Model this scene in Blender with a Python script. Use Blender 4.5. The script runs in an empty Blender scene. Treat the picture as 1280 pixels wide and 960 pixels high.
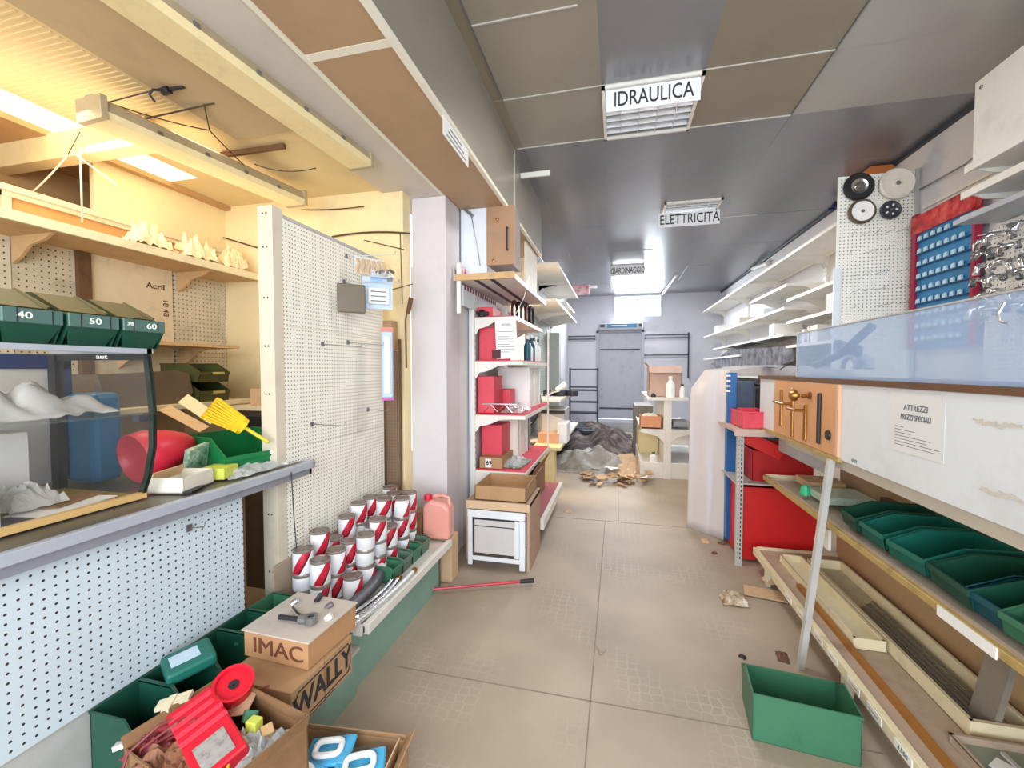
import bpy, bmesh, math, random
from mathutils import Vector, Matrix, Euler, noise
R = math.radians
PI = math.pi
random.seed(11)
col = bpy.context.scene.collection
scn = bpy.context.scene

# ------------------------------------------------------------------ camera
CAM = Vector((0, 0, 1.4)); FPX = 540.0
YAW = math.atan(132/540); PIT = math.atan(19/540)
FW = Vector((-math.sin(YAW)*math.cos(PIT), math.cos(YAW)*math.cos(PIT), -math.sin(PIT)))
RT = Vector((math.cos(YAW), math.sin(YAW), 0)); UP = RT.cross(FW)
cd = bpy.data.cameras.new('camera'); cam = bpy.data.objects.new('camera', cd); col.objects.link(cam)
cd.sensor_width = 36; cd.lens = FPX/1280*36; cd.clip_start = 0.02; cd.clip_end = 60
cam.matrix_world = Matrix(((RT.x, UP.x, -FW.x, CAM.x), (RT.y, UP.y, -FW.y, CAM.y), (RT.z, UP.z, -FW.z, CAM.z), (0, 0, 0, 1)))
scn.camera = cam
scn.view_settings.view_transform = 'Standard'; scn.view_settings.look = 'None'
scn.view_settings.gamma = 1; scn.view_settings.use_curve_mapping = False
scn.view_settings.exposure = 0.3

# ------------------------------------------------------------------ light
w = bpy.data.worlds.new('world'); scn.world = w; w.use_nodes = True
bg = w.node_tree.nodes['Background']; bg.inputs[0].default_value = (0.86, 0.93, 1.0, 1); bg.inputs[1].default_value = 1.3
def area(name, loc, target, sx, sy, power, color, spread=180):
    l = bpy.data.lights.new(name, 'AREA'); l.shape = 'RECTANGLE'; l.size = sx; l.size_y = sy
    l.energy = power; l.color = color; l.spread = R(spread)
    o = bpy.data.objects.new(name, l); col.objects.link(o); o.location = loc
    o.rotation_euler = (Vector(target)-Vector(loc)).to_track_quat('-Z', 'Y').to_euler()
    return o
WARM = (1.0, 0.86, 0.64)
area('daylight_shop_window', (0.2, -1.9, 1.7), (0.2, 4, 1.1), 4.2, 2.4, 180, (0.88, 0.95, 1.0))
area('warm_left_room_light', (-2.45, 1.0, 2.38), (-2.35, 1.5, 0), 0.5, 2.0, 11, WARM)
area('warm_left_room_uplight', (-2.35, 1.7, 2.2), (-2.3, 1.9, 3), 0.3, 1.5, 3.2, WARM)
area('warm_side_room_light', (-1.75, 5.1, 1.9), (0, 4.9, 0.4), 0.7, 1.2, 34, (1.0, 0.8, 0.52))
area('rear_window_daylight', (0.43, 10.3, 2.75), (0.3, 6, 0.8), 1.0, 0.6, 60, (0.85, 0.93, 1.0))
area('louvre_light_front', (0.18, 3.05, 3.06), (0.18, 3.05, 0), 0.5, 0.5, 20, (1, 0.97, 0.93))
area('louvre_light_middle', (0.74, 5.3, 3.06), (0.74, 5.3, 0), 0.5, 0.5, 20, (0.95, 0.97, 1))
area('louvre_light_rear', (0.14, 8.0, 3.06), (0.14, 8.0, 0), 0.5, 0.5, 55, (0.92, 0.95, 1))

# ------------------------------------------------------------------ helpers
def hx(s):
    s = s.lstrip('#'); c = [int(s[i:i+2], 16)/255 for i in (0, 2, 4)]
    return tuple((x/12.92 if x <= .04045 else ((x+.055)/1.055)**2.4) for x in c)+(1,)
def A(x, y, **k):
    d = FW+RT*((x-640)/FPX)-UP*((y-480)/FPX); a, v = list(k.items())[0]; i = 'XYZ'.index(a)
    return CAM+d*((v-CAM[i])/d[i])
MATS = {}
def mat(name, c, rough=.6, metal=0, var=.12, vs=6, bump=0, bs=40, spec=.5, alpha=1, trans=0, peg=None, dark=None, tint=None, clear=0):
    """principled with dirt noise; peg=(axes, pitch, radius) punches a grid of dark holes"""
    if name in MATS: return MATS[name]
    m = bpy.data.materials.new(name); m.use_nodes = True; nt = m.node_tree; N = nt.nodes; L = nt.links
    b = N['Principled BSDF']; b.inputs['Roughness'].default_value = rough; b.inputs['Metallic'].default_value = metal
    b.inputs['Specular IOR Level'].default_value = spec
    if clear: b.inputs['Coat Weight'].default_value = clear
    if alpha < 1: b.inputs['Alpha'].default_value = alpha
    if trans: b.inputs['Transmission Weight'].default_value = trans
    base = hx(c) if isinstance(c, str) else c
    tc = N.new('ShaderNodeTexCoord'); out = None
    if var:
        n = N.new('ShaderNodeTexNoise'); n.inputs['Scale'].default_value = vs; n.inputs['Detail'].default_value = 6; n.inputs['Roughness'].default_value = .65
        L.new(tc.outputs['Object'], n.inputs['Vector'])
        rp = N.new('ShaderNodeValToRGB'); L.new(n.outputs['Fac'], rp.inputs[0])
        d = hx(dark) if dark else tuple(x*(1-2*var) for x in base[:3])+(1,)
        t = hx(tint) if tint else tuple(min(1, x*(1+var*.6)) for x in base[:3])+(1,)
        rp.color_ramp.elements[0].position = .28; rp.color_ramp.elements[0].color = d
        rp.color_ramp.elements[1].position = .72; rp.color_ramp.elements[1].color = t
        e = rp.color_ramp.elements.new(.47); e.color = base
        out = rp.outputs[0]
    if peg:
        axes, pitch, rad = peg
        mp = N.new('ShaderNodeVectorMath'); mp.operation = 'SCALE'; mp.inputs[3].default_value = 1/pitch; L.new(tc.outputs['Object'], mp.inputs[0])
        fr = N.new('ShaderNodeVectorMath'); fr.operation = 'FRACTION'; L.new(mp.outputs[0], fr.inputs[0])
        sb = N.new('ShaderNodeVectorMath'); sb.operation = 'SUBTRACT'; sb.inputs[1].default_value = (.5, .5, .5); L.new(fr.outputs[0], sb.inputs[0])
        ml = N.new('ShaderNodeVectorMath'); ml.operation = 'MULTIPLY'; ml.inputs[1].default_value = axes; L.new(sb.outputs[0], ml.inputs[0])
        ln = N.new('ShaderNodeVectorMath'); ln.operation = 'LENGTH'; L.new(ml.outputs[0], ln.inputs[0])
        lt = N.new('ShaderNodeMath'); lt.operation = 'LESS_THAN'; lt.inputs[1].default_value = rad/pitch; L.new(ln.outputs['Value'], lt.inputs[0])
        mx = N.new('ShaderNodeMixRGB'); L.new(lt.outputs[0], mx.inputs[0]); mx.inputs[2].default_value = (.035, .03, .028, 1)
        if out: L.new(out, mx.inputs[1])
        else: mx.inputs[1].default_value = base
        out = mx.outputs[0]
    if out: L.new(out, b.inputs['Base Color'])
    else: b.inputs['Base Color'].default_value = base
    if bump:
        n2 = N.new('ShaderNodeTexNoise'); n2.inputs['Scale'].default_value = bs; n2.inputs['Detail'].default_value = 4; L.new(tc.outputs['Object'], n2.inputs['Vector'])
        bp = N.new('ShaderNodeBump'); bp.inputs['Strength'].default_value = bump; bp.inputs['Distance'].default_value = .01
        L.new(n2.outputs['Fac'], bp.inputs['Height']); L.new(bp.outputs[0], b.inputs['Normal'])
    MATS[name] = m; return m
def emis(name, c, s):
    m = bpy.data.materials.new(name); m.use_nodes = True; b = m.node_tree.nodes['Principled BSDF']
    b.inputs['Base Color'].default_value = hx(c); b.inputs['Emission Color'].default_value = hx(c); b.inputs['Emission Strength'].default_value = s
    MATS[name] = m; return m
def clearmat(name, c, fac, rough=.05, diff=.0, gloss=.5, tc_=.985):
    """thin see-through sheet: transparent + some diffuse/glossy"""
    if name in MATS: return MATS[name]
    m = bpy.data.materials.new(name); m.use_nodes = True; nt = m.node_tree; N = nt.nodes; L = nt.links
    for n in list(N):
        if n.type == 'BSDF_PRINCIPLED': N.remove(n)
    t = N.new('ShaderNodeBsdfTransparent'); t.inputs[0].default_value = (tc_, tc_, tc_, 1)
    p = N.new('ShaderNodeBsdfPrincipled'); p.inputs['Base Color'].default_value = hx(c); p.inputs['Roughness'].default_value = rough
    p.inputs['Specular IOR Level'].default_value = gloss
    mx = N.new('ShaderNodeMixShader'); mx.inputs[0].default_value = fac; L.new(t.outputs[0], mx.inputs[1]); L.new(p.outputs[0], mx.inputs[2])
    L.new(mx.outputs[0], N['Material Output'].inputs['Surface']); MATS[name] = m; return m

def wloc(o):
    v = Vector((0, 0, 0))
    while o is not None: v += o.location; o = o.parent
    return v
class MB:
    def __init__(s): s.v = []; s.f = []; s.mi = []; s.m = 0
    def add(s, vs, fs):
        n = len(s.v); s.v += [Vector(p) for p in vs]
        for f in fs: s.f.append([n+i for i in f]); s.mi.append(s.m)
        return s
    def mat(s, i): s.m = i; return s
    def box(s, x0, y0, z0, x1, y1, z1, M=None):
        x0, x1 = min(x0, x1), max(x0, x1); y0, y1 = min(y0, y1), max(y0, y1); z0, z1 = min(z0, z1), max(z0, z1)
        p = [Vector(q) for q in ((x0,y0,z0),(x1,y0,z0),(x1,y1,z0),(x0,y1,z0),(x0,y0,z1),(x1,y0,z1),(x1,y1,z1),(x0,y1,z1))]
        if M is not None: p = [M @ q for q in p]
        return s.add(p, [(0,3,2,1),(4,5,6,7),(0,1,5,4),(1,2,6,5),(2,3,7,6),(3,0,4,7)])
    def cbox(s, c, d, rot=(0,0,0)):
        M = Matrix.Translation(c) @ Euler(rot).to_matrix().to_4x4()
        return s.box(-d[0]/2,-d[1]/2,-d[2]/2,d[0]/2,d[1]/2,d[2]/2, M)
    def prism(s, pts, vec):
        n = len(pts); pts = [Vector(p) for p in pts]; vec = Vector(vec)
        fs = [list(range(n))[::-1], list(range(n, 2*n))]+[(i, (i+1) % n, n+(i+1) % n, n+i) for i in range(n)]
        return s.add(pts+[p+vec for p in pts], fs)
    def tube(s, pts, r, n=8, r2=None, cap=True):
        pts = [Vector(p) for p in pts]; rings = []; N = len(pts)
        prev = None
        for i, p in enumerate(pts):
            d = (pts[min(i+1, N-1)]-pts[max(i-1, 0)]).normalized()
            if prev is None:
                a = d.orthogonal().normalized()
            else:
                a = (prev-d*prev.dot(d)).normalized()
            prev = a; b = d.cross(a); rr = r if r2 is None else r+(r2-r)*i/(N-1)
            rings.append([p+(a*math.cos(2*PI*k/n)+b*math.sin(2*PI*k/n))*rr for k in range(n)])
        vs = [q for rg in rings for q in rg]; fs = []
        for i in range(N-1):
            for k in range(n): fs.append((i*n+k, i*n+(k+1) % n, (i+1)*n+(k+1) % n, (i+1)*n+k))
        if cap: fs += [tuple(range(n))[::-1], tuple(range((N-1)*n, N*n))]
        return s.add(vs, fs)
    def lathe(s, prof, c=(0,0,0), n=24, axis='Z', M=None):
        c = Vector(c); vs = []; fs = []; P = len(prof)
        for k in range(n):
            a = 2*PI*k/n
            for r, z in prof:
                x, y = r*math.cos(a), r*math.sin(a)
                q = Vector((x, y, z)) if axis == 'Z' else (Vector((x, -z, y)) if axis == 'Y' else Vector((z, x, y)))
                if M is not None: q = M @ q
                vs.append(c+q)
        for k in range(n):
            for i in range(P-1):
                fs.append((k*P+i, ((k+1) % n)*P+i, ((k+1) % n)*P+i+1, k*P+i+1))
        return s.add(vs, fs)
    def build(s, name, m=None, parent=None, bevel=0, smooth=False, solid=0, seg=1):
        me = bpy.data.meshes.new(name)
        if parent is not None: off = wloc(parent)
        else:
            xs = [p.x for p in s.v]; ys = [p.y for p in s.v]
            off = Vector(((min(xs)+max(xs))/2, (min(ys)+max(ys))/2, min(p.z for p in s.v)))
        me.from_pydata([p-off for p in s.v], [], s.f)
        ms = m if isinstance(m, (list, tuple)) else [m]
        for q in ms: me.materials.append(q)
        for p, i in zip(me.polygons, s.mi): p.material_index = min(i, len(ms)-1); p.use_smooth = smooth
        bm = bmesh.new(); bm.from_mesh(me); bmesh.ops.remove_doubles(bm, verts=bm.verts, dist=1e-6); bmesh.ops.recalc_face_normals(bm, faces=bm.faces); bm.to_mesh(me); bm.free()
        o = bpy.data.objects.new(name, me); col.objects.link(o)
        if parent is not None: o.parent = parent
        else: o.location = off
        if bevel:
            b = o.modifiers.new('bevel', 'BEVEL'); b.width = bevel; b.segments = seg; b.limit_method = 'ANGLE'; b.angle_limit = R(40)
        if solid:
            sm = o.modifiers.new('solid', 'SOLIDIFY'); sm.thickness = solid; sm.offset = 0
        if smooth and not bevel:
            try: me.set_sharp_from_angle(angle=R(42))
            except Exception: pass
        return o
def tag(o, label, cat, group=None, kind=None):
    o['label'] = label; o['category'] = cat
    if group: o['group'] = group
    if kind: o['kind'] = kind
    return o
def thing(name, label, cat, loc=(0,0,0), group=None, kind=None):
    o = bpy.data.objects.new(name, None); col.objects.link(o); o.location = loc; o.empty_display_size = .05
    return tag(o, label, cat, group, kind)
def struct(o): o['kind'] = 'structure'; return o
def sbox(name, m, *b, **k): return struct(MB().box(*b).build(name, m, **k))
def put(o, loc, rot=(0,0,0), s=None):
    o.location = loc; o.rotation_euler = rot
    if s: o.scale = (s, s, s) if not isinstance(s, tuple) else s
    return o
def kids(o): return [c for c in CH.get(o.name, [])]
def copy_tree(o, loc=None, rot=None, label=None, group=None, parent=None):
    c = o.copy(); col.objects.link(c); c.parent = parent
    if loc is not None: c.location = loc
    if rot is not None: c.rotation_euler = rot
    if label: c['label'] = label
    if group: c['group'] = group
    for ch in list(o.children): copy_tree(ch, parent=c)
    return c
def text(name, s, size, m, parent, loc, rot, xs=1.0, bold=0, align='CENTER', ext=.0006, shear=0, group=None):
    cu = bpy.data.curves.new('t', 'FONT'); cu.body = s; cu.size = size; cu.extrude = ext; cu.align_x = align; cu.align_y = 'CENTER'; cu.offset = bold; cu.shear = shear; cu.resolution_u = 3
    t = bpy.data.objects.new('t', cu); col.objects.link(t); bpy.context.view_layer.update()
    me = bpy.data.meshes.new_from_object(t.evaluated_get(bpy.context.evaluated_depsgraph_get()))
    bpy.data.objects.remove(t); me.name = name
    M = Euler(rot).to_matrix().to_4x4() @ Matrix.Diagonal((xs, 1, 1, 1)); me.transform(M)
    me.materials.clear(); me.materials.append(m)
    o = bpy.data.objects.new(name, me); col.objects.link(o)
    if parent is not None: o.parent = parent; o.location = Vector(loc)-wloc(parent)
    else: o.location = loc
    return o
FC = (PI/2, 0, 0)        # lettering on a face that looks at -Y
FL = (PI/2, 0, -PI/2)    # on a face that looks at -X
FR = (PI/2, 0, PI/2)     # on a face that looks at +X
def sag(a, b, d, n=10):
    a = Vector(a); b = Vector(b); return [a.lerp(b, t/n)-Vector((0, 0, d*4*(t/n)*(1-t/n))) for t in range(n+1)]
def crumple(name, c, sx, sy, h, m, parent=None, seed=0, n=14, rot=0, edge=True, th=.0015, fold=7.0, smooth=False, fine=.3):
    """crumpled sheet / bag: a puckered closed skin lying on z=c.z"""
    mb = MB(); vs = []; c = Vector(c)
    for j in range(n+1):
        for i in range(n+1):
            u, v = i/n*2-1, j/n*2-1
            x, y = u*sx/2, v*sy/2
            e = max(0, 1-max(abs(u), abs(v))**3) if edge else 1
            k = noise.noise(Vector((x*fold/max(sx,sy)*2+seed, y*fold/max(sx,sy)*2, seed*1.7)))
            z = h*e*(.55+.9*abs(k))+fine*h*abs(noise.noise(Vector((x*25+seed, y*25, 3))))
            j1 = .12*sx*noise.noise(Vector((u*2+seed, v*2, 9)))*abs(u); j2 = .12*sy*noise.noise(Vector((u*2, v*2+seed, 4)))*abs(v)
            p = Vector((x+j1, y+j2, z)); p.rotate(Euler((0, 0, rot))); vs.append(c+p)
    fs = [(j*(n+1)+i, j*(n+1)+i+1, (j+1)*(n+1)+i+1, (j+1)*(n+1)+i) for j in range(n) for i in range(n)]
    mb.add(vs, fs); return mb.build(name, m, parent, solid=th, smooth=smooth)

# ------------------------------------------------------------------ materials
M_floor = mat('floor_sheet', '#a3978a', .55, var=0)
nt = M_floor.node_tree; N = nt.nodes; L = nt.links; b = N['Principled BSDF']
tc = N.new('ShaderNodeTexCoord')
n1 = N.new('ShaderNodeTexNoise'); n1.inputs['Scale'].default_value = 1.6; n1.inputs['Detail'].default_value = 8; L.new(tc.outputs['Object'], n1.inputs['Vector'])
r1 = N.new('ShaderNodeValToRGB'); L.new(n1.outputs['Fac'], r1.inputs[0])
r1.color_ramp.elements[0].position = .3; r1.color_ramp.elements[0].color = hx('#9a8c7b'); r1.color_ramp.elements[1].position = .75; r1.color_ramp.elements[1].color = hx('#baa995')
vo = N.new('ShaderNodeTexVoronoi'); vo.feature = 'DISTANCE_TO_EDGE'; vo.inputs['Scale'].default_value = 21; vo.inputs['Randomness'].default_value = .35; L.new(tc.outputs['Object'], vo.inputs['Vector'])
lt = N.new('ShaderNodeMath'); lt.operation = 'LESS_THAN'; lt.inputs[1].default_value = .07; L.new(vo.outputs['Distance'], lt.inputs[0])
n3 = N.new('ShaderNodeTexNoise'); n3.inputs['Scale'].default_value = 2.3; n3.inputs['Detail'].default_value = 5; L.new(tc.outputs['Object'], n3.inputs['Vector'])
r3 = N.new('ShaderNodeValToRGB'); r3.color_ramp.elements[0].position = .5; r3.color_ramp.elements[1].position = .68; L.new(n3.outputs['Fac'], r3.inputs[0])
mu = N.new('ShaderNodeMath'); mu.operation = 'MULTIPLY'; L.new(lt.outputs[0], mu.inputs[0]); L.new(r3.outputs[0], mu.inputs[1])
mu2 = N.new('ShaderNodeMath'); mu2.operation = 'MULTIPLY'; mu2.inputs[1].default_value = .28; L.new(mu.outputs[0], mu2.inputs[0])
mx = N.new('ShaderNodeMixRGB'); L.new(mu2.outputs[0], mx.inputs[0]); L.new(r1.outputs[0], mx.inputs[1]); mx.inputs[2].default_value = hx('#cdc4b6')
L.new(mx.outputs[0], b.inputs['Base Color'])
bp = N.new('ShaderNodeBump'); bp.inputs['Strength'].default_value = .25; bp.inputs['Distance'].default_value = .004; L.new(mu.outputs[0], bp.inputs['Height']); L.new(bp.outputs[0], b.inputs['Normal'])

M_wall = mat('painted_wall', '#dcd9db', .7, var=.05, vs=2, bump=.1)
M_wallb = mat('rear_wall_paint', '#d3d2d9', .7, var=.06, vs=2)
M_wally = mat('yellowed_wall', '#f0dcae', .75, var=.1, vs=1.8, bump=.1)
M_pillar = mat('pillar_paint', '#d3cdd1', .65, var=.04, vs=3)
M_bluew = mat('pale_blue_board', '#dfe6ee', .5, var=.03)
M_beam = mat('beam_plaster', '#cfc6bd', .7, var=.08, vs=1.5)
M_lceil = mat('left_ceiling_paint', '#e2cda0', .7, var=.07, vs=1.5)
M_fascia = mat('brown_fascia_board', '#ae9070', .6, var=.07, vs=1.2)
M_met = [mat('ceiling_sheet_%s' % k, c, r, .3, var=.07, vs=1.1) for k, c, r in (('a', '#a09a8d', .34), ('b', '#968c7a', .36), ('c', '#8c8c90', .28), ('d', '#b0afa9', .38))]
M_seam = mat('seam_strip', '#cfccc6', .45, .3, var=.06)
M_steel = mat('white_shelf_steel', '#e6e3dc', .45, var=.07, vs=5)
M_steelg = mat('shelf_steel_grey', '#b9b7b3', .45, var=.1, vs=5)
M_cream = mat('cream_board', '#e9e3d4', .55, var=.05, vs=4)
M_white = mat('white_laminate', '#e4e8ee', .5, var=.03, vs=3, dark='#d6d8dc')
M_pegL = mat('pegboard_counter', '#c8d5dd', .55, var=.06, vs=3, peg=((0,1,1), .0255, .0036))
M_pegT = mat('pegboard_tall', '#f4f1e4', .55, var=.06, vs=2.5, peg=((0,1,1), .0205, .0032))
M_pegW = mat('pegboard_wheels', '#f0eee6', .55, var=.04, vs=3, peg=((1,0,1), .028, .0042))
M_pegR = mat('pegboard_right', '#e9e9e6', .55, var=.04, vs=3, peg=((0,1,1), .028, .0042))
M_pegO = mat('pegboard_old', '#d9cdb4', .6, var=.14, vs=3, peg=((0,1,1), .03, .004))
M_pegB = mat('pegboard_brown', '#7d6450', .7, var=.12, vs=3, peg=((1,0,1), .022, .003))
M_gplug = mat('green_bin_plastic', '#3c7457', .42, var=.12, vs=8)
M_gdark = mat('dark_green_plastic', '#1a4d3d', .4, var=.14, vs=8)
M_gteal = mat('teal_green_plastic', '#1d6a5c', .38, var=.1, vs=8)
M_olive = mat('olive_plastic', '#4b4a22', .5, var=.12, vs=8)
M_grayg = mat('grey_green_plastic', '#5c7564', .5, var=.1, vs=8)
M_bgreen = mat('bright_green_plastic', '#177a45', .4, var=.08, vs=8)
M_kraft = mat('kraft_cardboard', '#b48e68', .8, var=.1, vs=7)
M_kraftd = mat('brown_cardboard', '#8f6a48', .85, var=.14, vs=7)
M_kraftl = mat('pale_cardboard', '#cfae8b', .8, var=.1, vs=7)
M_red = mat('red_plastic', '#d4142e', .42, var=.1, vs=7)
M_redc = mat('red_crate', '#d2191b', .45, var=.1, vs=5)
M_pink = mat('coral_red_board', '#e0485a', .5, var=.08, vs=6)
M_shred = mat('red_shelf_lining', '#a8505a', .6, var=.1, vs=6)
M_dk = mat('dark_plastic', '#26242a', .45, var=.1)
M_blk = mat('black_rubber', '#1c1b1e', .6, var=.1)
M_chr = mat('chrome', '#d0d0d2', .18, 1, var=.04)
M_grym = mat('grey_metal', '#8f8f93', .35, .8, var=.1)
M_brass = mat('aged_brass', '#a5743a', .3, .9, var=.15, vs=30)
M_gold = mat('gold_edge_trim', '#c0a565', .4, .3, var=.18, vs=14)
M_orng = mat('orange_wood_panel', '#dba171', .55, var=.06, vs=5)
M_wood = mat('plain_wood', '#cda779', .65, var=.12, vs=9)
M_woodb = mat('brown_wood', '#a06a2c', .55, var=.16, vs=9)
M_woodc = mat('cream_wood', '#e8dbb9', .55, var=.08, vs=9)
M_woodd = mat('dark_wood', '#6b4a30', .65, var=.2, vs=9)
M_beige = mat('beige_panel', '#c0a27c', .6, var=.06, vs=4)
M_taupe = mat('taupe_shelf', '#b29d8a', .55, var=.12, vs=7)
M_teal = mat('pale_teal_plinth', '#86a99b', .55, var=.1, vs=4)
M_gbord = mat('grey_counter_edge', '#b6bcc8', .4, .2, var=.06, vs=6)
M_gbord2 = mat('grey_counter_band', '#8a8d96', .45, .1, var=.07, vs=6)
M_ctop = mat('grey_counter_top', '#5d5a52', .35, var=.2, vs=5)
M_paper = mat('white_paper', '#f1f0ee', .7, var=.03)
M_ink = mat('black_ink', '#2a2a30', .6, var=0)
M_inkg = mat('grey_ink', '#70747c', .6, var=0)
M_wink = mat('white_chalk', '#e9efe9', .6, var=0)
M_blue = mat('blue_plastic', '#1d62a5', .4, var=.1)
M_bluet = mat('blue_tub_plastic', '#066a9c', .35, var=.1)
M_blued = mat('dark_blue_plastic', '#1c2f66', .4, var=.1)
M_navy = mat('navy_grey_plastic', '#44546b', .45, var=.12)
M_cyan = mat('cyan_package', '#3ea8d8', .35, var=.12, vs=20)
M_yel = mat('yellow_bristles', '#efc91f', .6, var=.12, vs=30)
M_yelp = mat('yellow_green_card', '#d3da5e', .6, var=.08)
M_yelb = mat('pale_yellow_box', '#e6d7a6', .6, var=.06)
M_tile = mat('lilac_cable', '#e8dfc8', .6, var=0)
M_wire = mat('dark_wire', '#4a3b2c', .6, var=0)
M_grey = mat('grey_paint', '#b2b3bb', .55, var=.08)
M_dgrey = mat('dark_grey_steel', '#3f424c', .5, .3, var=.1)
M_tub = mat('brown_grey_tub', '#57493b', .5, var=.12)
M_lamp = mat('lamp_housing', '#b3a384', .5, var=.12, vs=7)
M_diff = mat('lamp_diffuser', '#f0dfae', .35, var=.06, vs=14)
M_bag = clearmat('cloudy_plastic_bag', '#e6e2de', .5, .2)
M_film = clearmat('plastic_film', '#e6eaea', .4, .2)
M_sheet = clearmat('milky_plastic_sheet', '#e6e0e2', .8, .35)
M_glass = clearmat('case_glass', '#dfe8e4', .016, .03)
M_shglass = clearmat('shelf_glass', '#bcc8be', .10, .05)
M_pane = clearmat('blue_tinted_pane', '#b9d7ff', .42, .2)
M_glassedge = mat('glass_edge', '#1f2b24', .2, var=0)
M_jerr = clearmat('pink_jerrican', '#eda598', .86, .3)
E_sky = emis('lit_roof_panel', '#fff0c4', 1.6)
E_win = emis('bright_window', '#ffffff', 3.2)

# ------------------------------------------------------------------ structure
ZC = 3.12
sbox('floor', M_floor, -3.4, -2.2, -.05, 2.4, 10.6, 0)
for (x, y0, y1) in ((-.1, 1.8, 4.02), (-.1, -1, 1.8), (.02, 4.02, 6)):
    sbox('trim_1', mat('floor_joint', '#8a7d6e', .8, var=.2, vs=20), x-.0025, y0, 0, x+.0025, y1, .0012)
for (y, x0, x1) in ((1.8, -1.0, .95), (4.02, -1.0, .9)):
    sbox('trim_2', MATS['floor_joint'], x0, y-.003, 0, x1, y+.003, .0012)
# ceiling of painted metal sheets, each slightly out of level
xs = [-.80, -.73, -.11, .48, 1.13, 2.25]; ys = [-2.2, -.4, .9, 1.5, 2.12, 2.74, 3.36, 4.2, 5.4, 6.6, 7.8, 9.0, 10.55]
rnd = random.Random(4)
for j in range(len(ys)-1):
    merge = rnd.random() < .0
    for i in range(len(xs)-1):
        if (i, j) == (2, 5): continue
        x0, x1, y0, y1 = xs[i], xs[i+1], ys[j], ys[j+1]
        if i == 0 and j > 7: x0 = -1.17
        d = [rnd.uniform(0, .006) for _ in range(4)]
        mb = MB().add([(x0,y0,ZC+d[0]),(x1,y0,ZC+d[1]),(x1,y1,ZC+d[2]),(x0,y1,ZC+d[3]),(x0,y0,ZC+.05),(x1,y0,ZC+.05),(x1,y1,ZC+.05),(x0,y1,ZC+.05)],
                      [(0,1,2,3),(4,7,6,5),(0,4,5,1),(1,5,6,2),(2,6,7,3),(3,7,4,0)])
        struct(mb.build('ceiling', M_met[(2 if j > 5 else (1, 0, 0 if j != 4 else 2, 1 if j in (4, 5) else 0, 3)[i])]))
sbox('ceiling', M_met[2], -1.18, 4.6, ZC+.002, -.80, 5.41, ZC+.05)
sbox('ceiling', M_met[2], -1.2, -2.2, ZC+.13, 2.25, 10.55, ZC+.16)
for (x0, x1, y) in ((-.73, 1.13, 2.74), (-.78, 1.13, 3.36), (-.73, -.2, 2.12), (.6, 1.5, 5.4)):
    sbox('trim_3', M_seam, x0, y-.004, ZC-.003, x1, y+.004, ZC+.004)
for (x, y0, y1) in ((-.73, 3.36, 4.2), (-.73, 1.5, 2.74), (1.13, 1.0, 3.36)):
    sbox('trim_4', M_grym, x-.004, y0, ZC-.004, x+.004, y1, ZC+.004)
# walls
sbox('wall_right', M_wall, 2.24, -2.2, 0, 2.36, 10.6, ZC)
sbox('trim_5', M_dgrey, 2.21, -2.2, ZC-.03, 2.24, 10.5, ZC)
mb = MB()
for b_ in ((-1.5, 10.5, 0, -.46, 10.62, 2.6), (.55, 10.5, 0, 2.36, 10.62, 2.6), (-.46, 10.5, 2.27, .55, 10.62, 2.6), (-1.5, 10.5, 2.6, -.08, 10.62, ZC+.1), (.95, 10.5, 2.6, 2.36, 10.62, ZC+.1)): mb.box(*b_)
struct(mb.build('wall_back', M_wallb))
# rear window
wn = struct(MB().box(-.08, 10.53, 2.6, .95, 10.56, 3.1).build('window_1', E_win))
fm = MB()
for b_ in ((-.1, 10.48, 2.59, .97, 10.53, 2.63), (-.1, 10.48, 3.08, .97, 10.53, 3.12), (-.1, 10.48, 2.63, -.07, 10.53, 3.08), (.94, 10.48, 2.63, .97, 10.53, 3.08), (.41, 10.49, 2.63, .44, 10.53, 3.08)): fm.box(*b_)
fm.build('window_frame', M_white, wn)
# rear door + threshold
dr = struct(MB().box(-.46, 10.52, .22, .55, 10.56, 2.27).build('door_1', M_grey))
dm = MB(); dm.box(-.5, 10.46, .2, -.44, 10.52, 2.3).box(.53, 10.46, .2, .59, 10.52, 2.3).box(-.5, 10.46, 2.25, .59, 10.52, 2.32)
dm.build('door_frame', M_grey, dr)
MB().box(-.42, 10.5, 1.84, .5, 10.52, 1.87).box(-.42, 10.5, .45, .5, 10.52, .48).build('door_rail', M_dgrey, dr)
sbox('trim_6', M_grey, -1.18, 9.9, 0, 2.2, 10.5, .2)
# left corridor wall with an opening to the warm side room
sbox('wall_left', M_wall, -1.42, 3.1, 0, -1.18, 4.75, ZC)
sbox('wall_left', M_wall, -1.42, 5.5, 0, -1.18, 10.6, ZC)
sbox('wall_left', M_wally, -1.42, 4.75, 2.85, -1.18, 5.5, ZC)
sbox('wall_side_room', M_wally, -2.3, 4.6, 0, -2.2, 5.7, ZC)
sbox('wall_side_room', M_wally, -2.2, 4.55, 0, -1.42, 4.6, ZC)
sbox('wall_side_room', M_wally, -2.2, 5.65, 0, -1.42, 5.7, ZC)
# pillar
struct(MB().box(-1.42, 2.83, 0, -1.165, 3.1, 2.6).build('wall_pillar', M_pillar, bevel=.006))
struct(MB().box(-1.425, 2.822, 0, -1.16, 2.83, 2.12).build('trim_7', M_pillar))
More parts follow.
